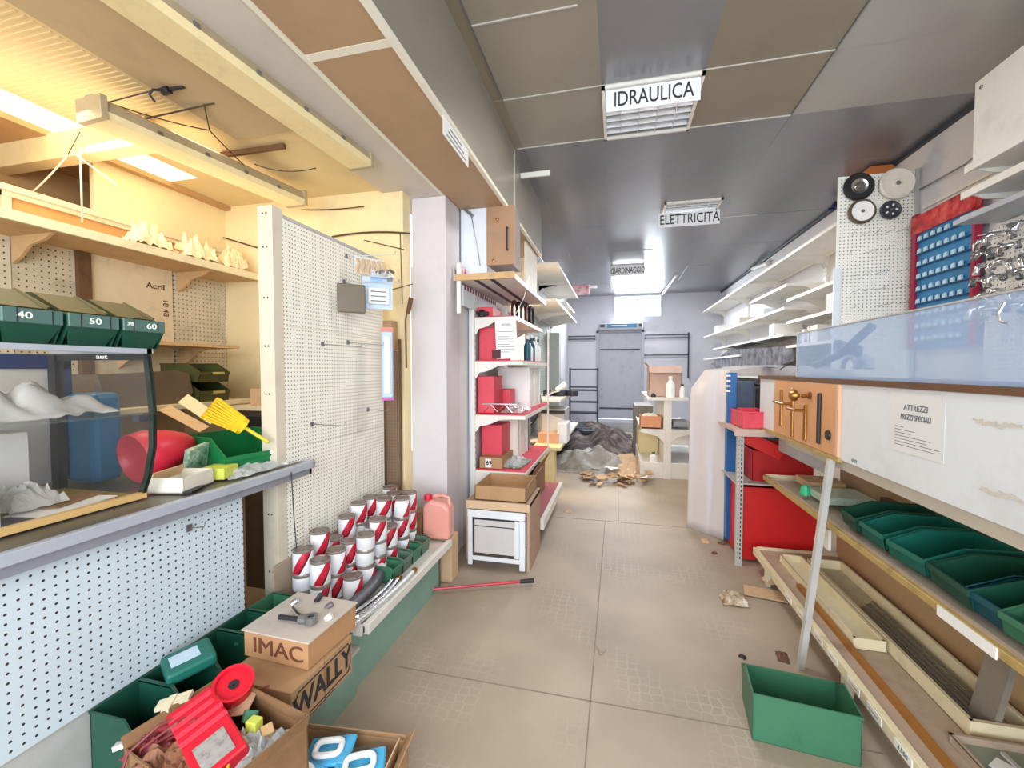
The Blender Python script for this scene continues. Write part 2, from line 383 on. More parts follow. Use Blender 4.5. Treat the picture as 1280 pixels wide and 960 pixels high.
# beam + fascia
sbox('ceiling_beam', M_beam, -1.57, -2.2, 2.6, -1.18, 4.75, 2.75)
for (y0, y1) in ((-2.2, .3), (.32, 1.46), (1.5, 4.6)):
    sbox('ceiling_soffit', M_fascia, -1.18, y0, 2.6, -.815, y1, 2.61)
sbox('ceiling_soffit', M_met[0], -.82, -2.2, 2.6, -.80, 4.6, ZC+.02)
sbox('ceiling_soffit', M_met[0], -1.18, 4.59, 2.6, -.80, 4.6, ZC+.02)
sbox('trim_8', M_cream, -1.18, 1.46, 2.599, -.815, 1.5, 2.61)
sbox('trim_8', M_cream, -.823, -2.2, 2.592, -.798, 4.6, 2.615)
sbox('trim_8', M_cream, -1.19, -2.2, 2.592, -1.172, 3.1, 2.604)
sbox('trim_8', M_seam, -.80, 3.355, 2.62, -.796, 3.365, ZC)
# left room shell
sbox('ceiling_left_room', M_lceil, -2.62, -2.2, 2.62, -1.57, 2.72, 2.66)
sbox('ceiling_left_room', mat('left_ceiling_panel', '#bfa987', .7, var=.05), -1.95, -2.2, 2.60, -1.57, 1.9, 2.62)
rb = MB()
for k in range(60): rb.box(-2.615, .25+k*.024, 2.617, -2.0, .2585+k*.024, 2.62)
struct(rb.build('trim_9', M_lceil))
M_rec = mat('left_recess', '#c09a6a', .7, var=.12)
struct(MB().box(-2.84, .3, 2.62, -2.62, 2.25, 2.63).build('window_2', E_sky))
sbox('ceiling_left_room', M_lceil, -2.84, 2.25, 2.62, -2.62, 2.72, 2.66)
sbox('ceiling_left_room', M_lceil, -2.84, -2.2, 2.62, -2.62, .3, 2.66)
sbox('ceiling_left_room', M_rec, -3.4, -2.2, 2.59, -2.84, 2.72, 2.63)
sbox('wall_left_room', M_wally, -3.0, -2.2, 0, -2.92, 2.8, 2.27)
sbox('wall_left_room', M_wally, -3.4, 2.7, 0, -1.42, 2.8, 2.84)
sbox('wall_left_room', M_rec, -3.4, -2.2, 2.2, -3.3, 2.72, 2.64)
sbox('wall_left_room', M_rec, -3.3, -2.2, 2.25, -2.92, 2.72, 2.27)
struct(MB().box(-3.3, 1.62, 2.47, -2.2, 1.70, 2.6).build('beam_left_room', mat('cream_joist', '#eed9a4', .6, var=.08)))
sbox('trim_10', M_woodc, -2.92, -2.2, 2.26, -2.86, 2.7, 2.29)
sbox('trim_10', M_wally, -2.92, 1.85, 2.29, -2.89, 2.7, 2.59)
# front wall with the shop window behind the camera
sbox('wall_front', M_wall, -3.0, -2.2, 0, -2.1, -2.1, ZC)
sbox('wall_front', M_wall, -2.1, -2.2, 2.9, 2.3, -2.1, ZC)
sbox('wall_front', M_wall, 2.1, -2.2, 0, 2.3, -2.1, 2.9)

# ------------------------------------------------------------------ generic builders
def bin_mesh(w, d, h, t=.003, front=.55, lip=.3):
    """open-front storage bin, opening towards -Y, base centred at origin"""
    mb = MB(); hw = w/2; fs = h*.18
    prof = [(d, 0), (d, h), (d*lip+.0, h), (0, h*front+.0), (-.0, h*front-.012), (fs*.4, 0)]
    for sx in (-1, 1):
        x = sx*hw; mb.prism([(x, y, z) for y, z in prof], (-sx*t, 0, 0))
        mb.box(x-.003, d*lip, h-.004, x+.003, d, h+.001)
        mb.prism([(x-.003, d*lip, h-.004), (x-.003, d*lip, h+.001), (x-.003, 0, h*front+.002), (x-.003, 0, h*front-.004)], (.006, 0, 0))
    mb.box(-hw, fs*.4, 0, hw, d, t); mb.box(-hw, d-t, 0, hw, d, h)
    mb.prism([(-hw, fs*.4, 0), (-hw, 0, h*front-.012), (-hw, 0, h*front), (-hw, t, h*front), (-hw, t+.001, h*front-.012), (-hw, fs*.4+t, 0)], (w, 0, 0))
    mb.box(-hw-.002, -.006, h*front-.018, hw+.002, .001, h*front+.001)
    mb.box(-hw-.002, d-.002, h-.008, hw+.002, d+.004, h+.001)
    return mb
def make_bin(label, w, d, h, m, loc, rz, group=None, front=.55, lip=.3, card=None, name='storage_bin', tilt=(0, 0)):
    o = bin_mesh(w, d, h, front=front, lip=lip).build(name, m)
    # origin stays at the base centre of the front edge
    off = o.location.copy()
    for v in o.data.vertices: v.co += off
    o.location = (0, 0, 0)
    tag(o, label, 'storage bin', group)
    if card:
        MB().box(-w*card[0], -.0085, h*front-.016, w*card[1], -.006, h*front-.001).build('label_card', card[2], o)
    o.location = loc; o.rotation_euler = (tilt[0], tilt[1], rz); return o
def open_box(w, d, h, t=.005, flaps=None):
    mb = MB(); mb.box(-w/2, -d/2, 0, w/2, d/2, t)
    mb.box(-w/2, -d/2, 0, -w/2+t, d/2, h).box(w/2-t, -d/2, 0, w/2, d/2, h).box(-w/2, -d/2, 0, w/2, -d/2+t, h).box(-w/2, d/2-t, 0, w/2, d/2, h)
    return mb
def flap(w, d, h, side, L_, ang, t=.004):
    """cardboard flap hinged on the rim; ang from vertical outwards"""
    mb = MB(); s, c = math.sin(ang)*L_, math.cos(ang)*L_
    if side == 'x+': mb.prism([(w/2, -d/2, h), (w/2-t, -d/2, h), (w/2-t+s, -d/2, h+c), (w/2+s, -d/2, h+c)], (0, d, 0))
    if side == 'x-': mb.prism([(-w/2, -d/2, h), (-w/2+t, -d/2, h), (-w/2+t-s, -d/2, h+c), (-w/2-s, -d/2, h+c)], (0, d, 0))
    if side == 'y+': mb.prism([(-w/2, d/2, h), (-w/2, d/2-t, h), (-w/2, d/2-t+s, h+c), (-w/2, d/2+s, h+c)], (w, 0, 0))
    if side == 'y-': mb.prism([(-w/2, -d/2, h), (-w/2, -d/2+t, h), (-w/2, -d/2+t-s, h+c), (-w/2, -d/2-s, h+c)], (w, 0, 0))
    return mb
def carton(name, label, cat, w, d, h, loc, rz, m, flaps=(), group=None):
    r = thing(name, label, cat, group=group)
    open_box(w, d, h).build('box_body', m, r)
    for s_, l_, a_ in flaps: flap(w, d, h, s_, l_, R(a_)).build('flap', m, r)
    r.location = loc; r.rotation_euler = (0, 0, rz); return r
def bracket_prof(Lx, hh):
    return [(0, 0), (Lx, 0), (Lx, -.022), (Lx*.72, -.026), (Lx*.5, -.035), (Lx*.33, -hh*.5), (Lx*.2, -hh*.62), (Lx*.1, -hh*.66), (.01, -hh), (0, -hh)]
def wall_shelving(name, label, wallx, side, y0, y1, levels, ups, mats=None, group=None, hh=.11, lipH=.03, upr=None):
    """side=+1: shelves stick out towards +X from wallx. levels = (z, depth, ya, yb)"""
    ms = mats or M_steel
    r = thing(name, label, 'shelving', (wallx, (y0+y1)/2, 0), group=group)
    for y in ups:
        mb = MB().box(wallx, y-.015, upr[0], wallx+side*.03, y+.015, upr[1])
        mb.mat(1)
        z = upr[0]+.06
        while z < upr[1]-.04: mb.box(wallx+side*.0302, y-.003, z, wallx+side*.0308, y+.003, z+.022); z += .05
        mb.build('upright', [ms, M_dk], r)
    for (z, dp, ya, yb) in levels:
        xo = wallx+side*dp; xi = wallx+side*.03
        MB().box(xi+side*.01, ya+.006, z-.004, xo-side*.012, yb-.006, z).box(xo-side*.012, ya, z-lipH, xo, yb, z).box(xi, ya, z-lipH, xi+side*.01, yb, z).box(xi+side*.01, ya, z-lipH, xo-side*.012, ya+.006, z).box(xi+side*.01, yb-.006, z-lipH, xo-side*.012, yb, z).build('shelf', ms, r)
        for y in ups:
            if ya-.03 <= y <= yb+.03:
                pr = [(xi+side*px_*1.0, y-.003, z-.004+pz) for px_, pz in bracket_prof(dp-.045, hh)]
                MB().prism(pr, (0, .006, 0)).build('bracket', ms, r)
    return r

# ================================================================== LEFT COUNTER
r = thing('shop_counter', 'long grey-topped counter with a white pegboard front along the left', 'counter', (-1.75, .8, 0))
MB().box(-2.25, -1.2, .905, -1.47, 1.81, .945).build('worktop', M_ctop, r, bevel=.003)
MB().box(-1.47, -1.2, .915, -1.445, 1.82, .95).box(-2.25, 1.81, .915, -1.445, 1.83, .95).build('edge_trim', M_gbord, r, bevel=.003)
MB().box(-1.475, -1.2, .885, -1.458, 1.815, .916).box(-2.25, 1.8, .885, -1.458, 1.815, .916).build('lower_edge_band', M_gbord2, r)
MB().box(-1.508, -1.2, .40, -1.5, 1.45, .89).build('pegboard_front', M_pegL, r); MB().box(-1.52, -1.2, .0, -1.512, 1.45, .40).build('base_panel', M_steelg, r)
MB().box(-1.53, 1.45, .0, -1.508, 1.47, .89).box(-2.25, 1.4, 0, -1.53, 1.43, .9).build('end_panel', M_woodd, r)
MB().box(-1.6, 1.73, .3, -1.54, 1.8, .89).build('leg', M_grym, r)
MB().cbox(A(62*.25, 720, X=-1.4985)+Vector((0, .0, 0)), (.001, .001, .001)).build('screw', M_grym, r)
# hook on the pegboard front
def peg_hook(label, p, dirv, Lh, group=None, up=.02):
    p = Vector(p); d = Vector(dirv).normalized()
    mb = MB().tube([p, p+d*.012, p+d*Lh, p+d*(Lh+.006)+Vector((0, 0, up))], .0022, 6)
    mb.box(p.x-.004, p.y-.01, p.z-.012, p.x+.004, p.y+.01, p.z+.012)
    return tag(mb.build('peg_hook', M_grym), label, 'hook', group)
peg_hook('small bare hook in the white pegboard below the counter edge', A(236, 660, X=-1.497), (1, .15, .1), .06)

# tall pegboard partition
r = thing('pegboard_partition', 'tall cream pegboard partition with a steel post standing behind the paint cans', 'pegboard', (-1.55, 2.1, .0))
for (a, b_) in ((.3, 1.02), (1.022, 1.6), (1.602, 2.1)):
    MB().box(-1.53, 1.72, a, -1.52, 2.6, b_).build('pegboard', M_pegT, r)
mb = MB().box(-1.6, 1.66, 0, -1.52, 1.72, 2.14)
mb.mat(1)
for z in (.45, .72, 1.0, 1.28, 1.5, 1.72, 1.95, 2.1):
    mb.box(-1.575, 1.6585, z, -1.567, 1.66, z+.008).box(-1.556, 1.6585, z, -1.548, 1.66, z+.008)
mb.build('post', [mat('post_paint', '#d6cbb8', .5, var=.1, vs=4), M_dk], r, bevel=.002)
MB().box(-1.54, 1.72, 2.1, -1.515, 2.6, 2.115).build('top_rail', M_steelg, r)
r = thing('brown_pegboard', 'narrow brown pegboard strip between the cream partition and the pillar', 'pegboard', (-1.5, 2.66, 0))
MB().box(-1.62, 2.65, .3, -1.45, 2.66, 1.52).build('board', M_pegB, r)
MB().box(-1.44, 2.66, .3, -1.43, 2.68, 1.6).build('wooden_batten', M_woodd, r)
tag(MB().box(-1.6, 2.6, 1.53, -1.46, 2.68, 1.72).build('cardboard_box', M_kraft), 'orange-brown carton on top of the brown pegboard strip by the pillar', 'box')
tag(MB().tube([A(508, 460, Y=2.687), A(507, 400, Y=2.687), A(510, 385, Y=2.687), A(514, 375, Y=2.687)], .006, 8).tube([A(510, 392, Y=2.687), A(514, 372, Y=2.687)], .016, 8).build('hand_tool', M_woodd), 'dark long-handled tool hanging beside the pillar above the carton', 'tool')
H = 'wire hooks on the cream partition'
for i, (x, y, L_) in enumerate(((403, 430, .2), (435, 428, .2), (390, 530, .16), (460, 512, .12))):
    o = peg_hook(('long bare wire hook on the cream partition, nearest of the middle row', 'long bare wire hook just right of the nearest middle-row hook on the cream partition', 'bare wire hook on the cream partition, lowest and nearest', 'bare wire hook low on the cream partition below the hanging light')[i], A(x, y, X=-1.518), (.75, .25, -.06), L_, H)
# hanging packs (upper right of the partition)
def hang_pack(label, c, w, h, d, m, extra=None, cat='package', name='hanging_package', rz=.15):
    r = thing(name, label, cat)
    MB().box(-w/2, -.001, -h/2, w/2, .001, h/2+.03).build('backing_card', m, r)
    MB().box(-w*.4, -d, -h*.42, w*.4, -.001, h*.3).build('blister', extra or m, r, bevel=min(d, w)*.35, seg=3)
    r.location = c; r.rotation_euler = (0, 0, rz); return r
c = A(462, 332, X=-1.40)
r = thing('hook_pack', 'pack of tan fittings on a wire hook at the top of the cream partition', 'package')
mb = MB()
for k in range(6):
    x = -.07+k*.03; mb.tube([(x, 0, .03), (x+.006, -.01, 0), (x-.004, -.005, -.03), (x+.004, 0, -.045)], .008, 7)
mb.build('fittings', M_wood, r); MB().box(-.09, .004, -.05, .09, .006, .045).build('bag', M_film, r); put(r, c, (0, 0, .9))
r = thing('hook_pack', 'clear bag of mixed dark and white fittings hanging right of the tan pack', 'package')
mb = MB()
for k in range(9): mb.cbox((-.05+.013*k, random.uniform(-.01, .01), random.uniform(-.03, .02)), (.022, .015, .028), (k, k*.7, k*.3))
mb.build('fittings', M_grym, r); crumple('bag', (0, 0, -.03), .13, .05, .05, M_film, r, 3); put(r, A(478, 342, X=-1.34), (0, 0, .6))
r = thing('hanging_package', 'dark smoky plastic cover pack hanging on the partition, left of the pale blue one', 'package')
MB().box(-.075, -.012, -.09, .075, 0, .07).build('cover', mat('smoky_plastic', '#6d6353', .3, var=.1), r, bevel=.006); put(r, A(439, 371, X=-1.44), (0, 0, .75))
r = thing('hanging_package', 'pale blue card with a white grated drain cover hanging on the partition', 'package')
MB().box(-.085, 0, -.085, .085, .003, .1).build('backing_card', mat('pale_blue_card', '#b9cbe0', .4, var=.05), r)
mb = MB().box(-.055, -.022, -.06, .065, 0, .035); gt_ = mb.build('grate', M_paper, r, bevel=.01, seg=2)
mb = MB()
for k in range(3): mb.box(-.04, -.0232, -.045+k*.027, .045, -.0222, -.038+k*.027)
mb.build('grate_slot', M_inkg, gt_)
MB().box(-.04, -.002, .075, .03, .006, .11).build('hanger_tab', mat('blue_tab', '#8fb5e6', .4, var=.02), r); put(r, A(472, 368, X=-1.37), (0, 0, .65))
peg_hook('chrome display hook carrying the pale blue drain-cover pack', A(430, 352, X=-1.518), (.7, .35, .02), .3, H)
peg_hook('topmost wire hook on the cream partition above the tan fittings', A(433, 320, X=-1.518), (.75, .3, .05), .27, H)
r = thing('hanging_package', 'long boxed strip light with a pale blue face hanging at the edge of the partition', 'package')
MB().box(-.035, -.03, -.22, .035, .03, .22).build('carton', mat('mauve_carton', '#c8aeb0', .5, var=.06), r)
MB().box(-.0355, -.032, -.222, .036, .032, -.205).build('magenta_base', mat('magenta_card', '#c05aa8', .5, var=0), r)
MB().box(-.0355, -.032, .195, .036, .032, .222).build('top_band', mat('coral_card', '#d88070', .5, var=0), r)
MB().box(-.031, -.052, -.205, .031, -.03, .195).build('window_card', mat('blue_card', '#a9c0da', .35, var=.04), r, bevel=.004)
MB().box(-.019, -.066, -.18, .019, -.05, .165).build('strip_light', M_paper, r, bevel=.014, seg=3)
put(r, A(484, 455, X=-1.38), (0, 0, .55))
# loose cable down the partition
tag(MB().tube([A(364, 590, X=-1.44), A(367, 640, X=-1.44), A(371, 690, X=-1.445), A(373, 735, X=-1.45)], .0025, 6).build('cable', M_dgrey), 'thin dark cable hanging down the cream partition from the counter end', 'cable')

# ------------------------------------------------------------------ objects on the counter
ZT = .951
r = thing('display_case', 'glass display case with a curved front standing on the left counter', 'display case', (-1.8, .3, ZT))
MB().box(-2.08, -1.0, 1.45, -1.56, 1.14, 1.457).build('top_pane', M_glass, r)
MB().box(-1.565, -1.0, 1.452, -1.548, 1.15, 1.468).box(-2.01, 1.13, 1.452, -1.548, 1.146, 1.468).build('top_rail', M_gbord, r)
cv = [(-1.56, 1.452), (-1.548, 1.36), (-1.54, 1.25), (-1.545, 1.13), (-1.57, 1.03), (-1.605, .955)]
mb = MB()
for (x0, z0), (x1, z1) in zip(cv, cv[1:]): mb.prism([(x0, -1.0, z0), (x0+.004, -1.0, z0), (x1+.004, -1.0, z1), (x1, -1.0, z1)], (0, 2.14, 0))
mb.build('curved_front_pane', M_glass, r)
MB().prism([(x, 1.138, z) for x, z in cv]+[(-2.01, 1.138, .955), (-2.01, 1.138, 1.452)], (0, .005, 0)).build('end_pane', M_glass, r)
mb = MB()
for (x0, z0), (x1, z1) in zip(cv, cv[1:]): mb.prism([(x0-.018, 1.136, z0), (x0+.004, 1.136, z0), (x1+.004, 1.136, z1), (x1-.018, 1.136, z1)], (0, .012, 0))
mb.build('end_pane_edge', M_glassedge, r)
MB().box(-2.01, 1.125, .955, -1.975, 1.15, 1.452).box(-1.99, 1.13, 1.43, -1.56, 1.148, 1.452).build('end_frame', M_dk, r)
MB().box(-2.06, -1.0, 1.243, -1.575, 1.13, 1.25).build('glass_shelf', M_shglass, r)
MB().box(-1.578, 1.10, 1.222, -1.55, 1.135, 1.242).build('shelf_clip', M_dgrey, r)
MB().box(-2.08, -1.0, .951, -1.6, 1.14, .962).build('base_board', mat('mustard_base', '#8f7d2c', .5, var=.15), r)
MB().box(-1.615, -1.0, .951, -1.595, 1.15, .972).build('base_trim', mat('tan_trim', '#e0b878', .5, var=.08), r)
MB().box(-1.775, -1.0, .963, -1.76, -.985, 1.44).build('corner_post', M_dgrey, r)
# blue framed board at the back of the case
r = thing('framed_board', 'blue-framed pale board standing behind the glass case at the left edge', 'board', (-2.12, .9, ZT))
MB().box(-2.145, .55, .96, -2.13, 1.26, 1.445).build('board', mat('pale_grey_board', '#cfccc6', .5, var=.04), r)
MB().box(-2.15, .55, 1.40, -2.12, 1.26, 1.455).box(-2.15, 1.19, .96, -2.12, 1.26, 1.455).build('frame', M_blued, r)
# bag on the case shelf
tag(crumple('plastic_bag', (-1.80, .82, 1.252), .36, .56, .10, M_bag, None, 5, n=40, rot=.05, fold=3.2, smooth=True, fine=.18), 'cloudy plastic bag stuffed on the glass shelf of the display case', 'bag')
tag(MB().cbox((-2.02, 1.27, 1.13), (.13, .11, .35), (0, 0, .1)).build('plastic_tub', M_bluet, bevel=.02, seg=2), 'tall blue plastic tub behind the right end of the display case', 'tub')
tag(MB().box(-1.80, .62, .963, -1.63, .80, 1.08).build('carton', M_white, bevel=.002), 'white carton at the front of the display case by the left picture edge', 'box')
tag(MB().box(-1.98, .75, .963, -1.83, .97, 1.20).build('carton', mat('greyish_white_card', '#cbc9c6', .6, var=.06), bevel=.003), 'tall off-white carton behind the white one under the case shelf', 'box')
tag(crumple('plastic_bag', (-1.78, .93, .975), .14, .14, .07, M_bag, None, 8, n=14), 'small crumpled clear bag behind the white carton in the display case', 'bag')
for i, (p, s_, m_, rz, lb) in enumerate((((-1.70, .98, .966), (.13, .22), M_paper, .2, 'white leaflet lying flat in the bottom of the display case'), ((-1.73, 1.02, .971), (.06, .17), M_kraftd, .35, 'brown-red leaflet lying across the white one in the display case'), ((-1.67, .87, .965), (.1, .14), mat('dark_leaflet', '#4a3f40', .5, var=.2), -.1, 'dark leaflet peeking out below the white one in the display case'))):
    tag(MB().cbox(p, (s_[0], s_[1], .004), (0, 0, rz)).build('leaflet', m_), lb, 'leaflet')
# green drawers on top of the case
names = ['green parts bin chalked 40 on top of the display case', 'green parts bin chalked 50 on top of the case, between 40 and 60', 'green parts bin chalked 3/8 60 at the right end of the case top']
txt = [('40', .0), ('50', .0), ('60', .02)]
yy = [.92, 1.065, 1.21]; prevy = .778
for i, y1_ in enumerate(yy):
    y0_ = prevy; prevy = y1_; wd = y1_-y0_-.012; cy = (y0_+y1_)/2
    o = thing('parts_bin', names[i], 'parts bin', (-1.72, cy, 1.469), 'green parts bins')
    x0_, x1_ = -1.85, -1.57
    mb = MB()
    a, c_ = cy-wd/2, cy+wd/2
    mb.prism([(x1_-.03, a+.02, 1.47), (x1_-.03, c_-.02, 1.47), (x1_, c_, 1.525), (x1_, a, 1.525)], (-.004, 0, 0))   # sloped lower front
    mb.box(x0_, a+.01, 1.469, x1_-.03, c_-.01, 1.473)
    for yq in (a, c_-.004): mb.prism([(x0_, yq, 1.47), (x1_-.032, yq, 1.47), (x1_, yq, 1.525), (x1_, yq, 1.562), (x0_+.1, yq, 1.605), (x0_, yq, 1.605)], (0, .004, 0))
    mb.prism([(x0_, a, 1.47), (x0_, c_, 1.47), (x0_, c_, 1.605), (x0_, a, 1.605)], (-.004, 0, 0))
    mb.build('drawer_body', M_gdark, o)
    ls = MB().box(x1_-.002, a, 1.525, x1_+.008, c_, 1.565).build('label_strip', mat('slate_green', '#51706a', .5, var=.08), o, bevel=.002)
    MB().box(x1_+.008, a+wd*.22, 1.525, x1_+.0095, a+wd*.235, 1.564).build('divider_line', M_dk, o); MB().box(x1_+.008, a+wd*.8, 1.525, x1_+.0095, a+wd*.815, 1.564).build('divider_line', M_dk, o)
    MB().box(x0_+.1, a+.012, 1.575, x0_+.14, c_-.012, 1.58).prism([(x0_+.10, a+.004, 1.632), (x0_+.13, a+.004, 1.632), (x0_+.255, a+.004, 1.572), (x0_+.25, a+.004, 1.565), (x0_+.12, a+.004, 1.62)], (0, wd-.022, 0)).prism([(x0_+.12, c_-.024, 1.625), (x0_+.12, c_-.018, 1.64), (x0_+.26, c_-.018, 1.578), (x0_+.26, c_-.024, 1.57)], (0,.004,0)).build('cover', M_olive, o)
    text('chalk_number', txt[i][0], .026, M_wink, ls, (x1_+.0088, cy+txt[i][1]-(.0 if i else .02), 1.545), FR, 1.3, .0004)
    if i == 2: text('chalk_number', '3/8', .015, M_wink, ls, (x1_+.0088, a+.02, 1.548), FR, 1.0, .0003)
text('chalk_mark', 'aut', .02, M_wink, bpy.data.objects['display_case'], (-1.553, 1.0, 1.437), FR, 1.2, .0003)

# right of the case on the counter
o = tag(MB().lathe([(.096, .235), (.099, .18), (.078, .10), (.048, .04), (.02, .01), (.001, .0)], (0, 0, 0), 32, axis='Y').build('plastic_scoop', mat('red_scoop', '#dc2a44', .38, var=.05), smooth=True, solid=.003), 'glossy red pointed plastic cone lying on its side beside the display case', 'funnel')
for v in o.data.vertices: v.co += o.location
o.location = (-1.80, 1.50, 1.085); o.rotation_euler = (R(9), 0, R(-6))
o = thing('carton_tray', 'small white box with a slanted lid right of the red bowl on the counter', 'box')
open_box(.13, .16, .055, .004).build('tray', M_cream, o); MB().cbox((-.055, 0, .05), (.005, .15, .05), (0, .5, 0)).build('lid', M_kraftl, o); put(o, (-1.6, 1.28, ZT), (0, 0, .25))
tag(MB().cbox((-1.6, 1.435, ZT+.024), (.1, .1, .046), (0, 0, .3)).build('small_box', M_yelp, bevel=.002), 'yellow-green small box between the white box and the big green bin', 'box')
o = tag(MB().cbox((-1.7, 1.42, ZT+.065), (.02, .12, .13), (.1, .2, .3)).build('blister_card', mat('green_white_card', '#7ba08a', .4, var=.5, vs=25, tint='#e6efe6')), 'green and white blister card leaning between the red bowl and green bin', 'package')
make_bin('large green bin holding a yellow brush at the end of the counter', .32, .3, .15, M_bgreen, (-1.56, 1.62, ZT), R(90-12), card=(-.1, .2, M_paper), front=.5, lip=.35)
r = thing('broom_head', 'yellow bristled brush resting across the large green bin', 'brush', A(300, 530, X=-1.64))
p0 = A(300, 531, X=-1.64); p1 = A(262, 510, X=-1.70); p2 = A(336, 553, X=-1.52)
dd_ = (p1-p0); sd_ = dd_.cross(Vector((0, 0, 1))).normalized(); ud_ = sd_.cross(dd_).normalized()
mb = MB()
for i in range(9):
    for j in range(4):
        a = p0+ud_*((i-4)*.008)+sd_*((j-1.5)*.014); mb.tube([a, a+dd_+ud_*((i-4)*.004)+sd_*((j-1.5)*.006)], .0065, 5)
mb.build('bristles', M_yel, r)
MB().tube([p0-dd_*.12, p0+dd_*.05], .038, 10).build('block', M_yel, r)
MB().tube([p0, p2], .008, 8).build('handle', mat('yellow_green_handle', '#d9c62e', .5, var=0), r)
for i, (pa, pb, w_, m_, lb) in enumerate(((A(198, 513, X=-1.98), A(248, 540, X=-1.78), .02, M_wood, 'cream slat leaning nearest the case behind the green bin'), (A(222, 503, X=-1.98), A(262, 530, X=-1.78), .035, mat('pale_slat', '#e4cfa3', .6, var=.05), 'pale slat leaning against the cream one behind the green bin'))):
    a = pa; v = pb-pa
    tag(MB().prism([a, a+Vector((.01, .04, w_)), a+Vector((.018, .038, w_)), a+Vector((.008, -.002, 0))], v).build('wooden_plank', m_), lb, 'plank', 'slats behind the green bin')
tag(crumple('plastic_film', (-1.56, 1.56, ZT+.0), .12, .3, .03, M_film, None, 12, n=14), 'crumpled clear film spilling off the counter in front of the green bin', 'plastic film')
tag(MB().cbox((-1.52, 1.26, ZT+.004), (.03, .09, .006), (0, 0, .4)).build('flat_tool', M_dk), 'small flat black piece lying on the counter by the case corner', 'tool')

# ------------------------------------------------------------------ left room furniture
r = thing('back_counter', 'pale wooden shelf-counter against the left room wall behind the green bin', 'shelf', (-2.65, 1.7, 0))
MB().box(-2.9, 0, 1.17, -2.4, 2.4, 1.2).build('board', M_woodc, r, bevel=.003)
MB().box(-2.88, .1, 0, -2.84, 2.3, 1.17).box(-2.88, 2.3, 0, -2.45, 2.34, 1.17).build('support_panel', M_beige, r)
r = thing('dark_cabinet', 'dark cabinet under the back wall right of the pale shelf-counter', 'cabinet', (-2.0, 2.5, 0))
MB().box(-2.38, 2.25, .0, -1.68, 2.65, 1.14).build('body', M_tub, r); MB().box(-2.4, 2.22, 1.14, -1.66, 2.66, 1.165).build('top', M_woodc, r)
MB().box(-2.3, 2.24, .95, -2.05, 2.25, 1.1).build('drawer_front', M_dk, r)
tag(MB().box(-2.3, 2.3, 1.166, -1.75, 2.6, 1.27).build('carton', M_kraftl), 'long pale carton lying on the dark cabinet by the back wall', 'box')
tag(MB().box(-2.2, 2.34, 1.271, -2.02, 2.5, 1.37).build('carton', mat('red_brown_card', '#8b4422', .7, var=.15)), 'small red-brown box standing on the long pale carton', 'box')
o = tag(MB().box(-2.01, 2.34, 1.271, -1.8, 2.5, 1.37).build('carton', M_kraft), 'orange carton marked 38 beside the red-brown box', 'box')
text('number', '38', .07, M_dk, o, (-1.86, 2.339, 1.32), FC, 1.1, .002)
tag(MB().tube([(-1.98, 2.42, 1.38), (-1.93, 2.42, 1.46), (-1.86, 2.42, 1.5), (-1.8, 2.42, 1.52)], .02, 8).tube([(-1.9, 2.44, 1.38), (-1.86, 2.44, 1.46)], .015, 8).build('curved_hose', M_tub), 'dark and pale curved hose pieces on the orange carton', 'hose')
# rounded dark tub & two bins on back counter
r = thing('plastic_tub', 'brown-grey rounded tub with a pale rim on the back shelf-counter', 'tub')
MB().box(-.16, -.24, 0, .16, .24, .17).build('body', M_tub, r, bevel=.05, seg=3); MB().prism([(.162, -.2, .0), (.162, .2, .0), (.162, .245, .06), (.162, .22, .17), (.162, .15, .19), (.162, -.24, .17)], (.004, 0, 0)).build('rim', mat('tub_side', '#6f5f4e', .4, var=.1), r)
put(r, (-2.62, 1.80, 1.201))
for i, z in enumerate((1.201, 1.318)):
    make_bin(('dark olive bin on the back shelf-counter, under another', 'dark olive bin stacked on top of its twin on the back shelf-counter')[i], .2, .3, .115, mat('dark_olive_bin', '#4a4d2a', .45, var=.1), (-2.42, 2.16, z), R(90), 'dark olive stacked bins', card=(.1, .3, mat('tan_card', '#cdb86a', .6, var=0)))
# left wall pegboards and panels
for i, (y0, y1, m_, lb) in enumerate(((-.5, 1.5, M_pegO, 'dingy pegboard panel on the left wall at the picture edge'), (1.5, 1.76, mat('pegboard_old_b', '#cdbfa4', .6, var=.2, vs=4, peg=((0,1,1), .03, .004)), 'narrow stained pegboard panel left of the plank board'), (2.3, 2.7, M_pegO, 'pegboard panel on the left wall right of the plank board'))):
    tag(MB().box(-2.92, y0+.002, 1.2, -2.905, y1-.002, 2.05).build('wall_pegboard', m_), lb, 'pegboard', 'left wall pegboards')
r = thing('plank_board', 'pale whitewashed board with stencilled letters on the left wall', 'board', (-2.9, 2.0, 1.2))
MB().box(-2.915, 1.82, 1.2, -2.9, 2.29, 2.05).build('board', mat('whitewash_board', '#e2cfae', .7, var=.16, vs=5), r)
text('stencil', 'Acril', .05, M_woodd, r, (-2.898, 2.18, 1.93), FR, 1.2, .001)
text('stencil', '18 48', .05, M_woodd, r, (-2.898, 2.24, 1.8), (PI/2, PI/2, PI/2), 1.0, .0005)
tag(MB().box(-2.92, 1.76, 1.2, -2.88, 1.82, 2.06).build('wooden_post', M_woodd), 'dark wooden post on the left wall beside the plank board', 'post')
r = thing('wall_shelf', 'long wooden shelf high on the left wall', 'shelf', (-2.75, 1.0, 2.05))
MB().box(-2.92, -1.2, 2.05, -2.56, 2.68, 2.08).build('board', M_wood, r)
MB().box(-2.57, -1.2, 2.045, -2.55, 2.68, 2.09).build('front_trim', M_woodc, r)
for y in (-.2, 1.5, 2.32):
    MB().prism([(-2.9, y, 2.05), (-2.62, y, 2.05), (-2.68, y, 2.02), (-2.78, y, 2.0), (-2.84, y, 1.95), (-2.9, y, 1.92)], (0, .015, 0)).build('bracket', M_wood, r)
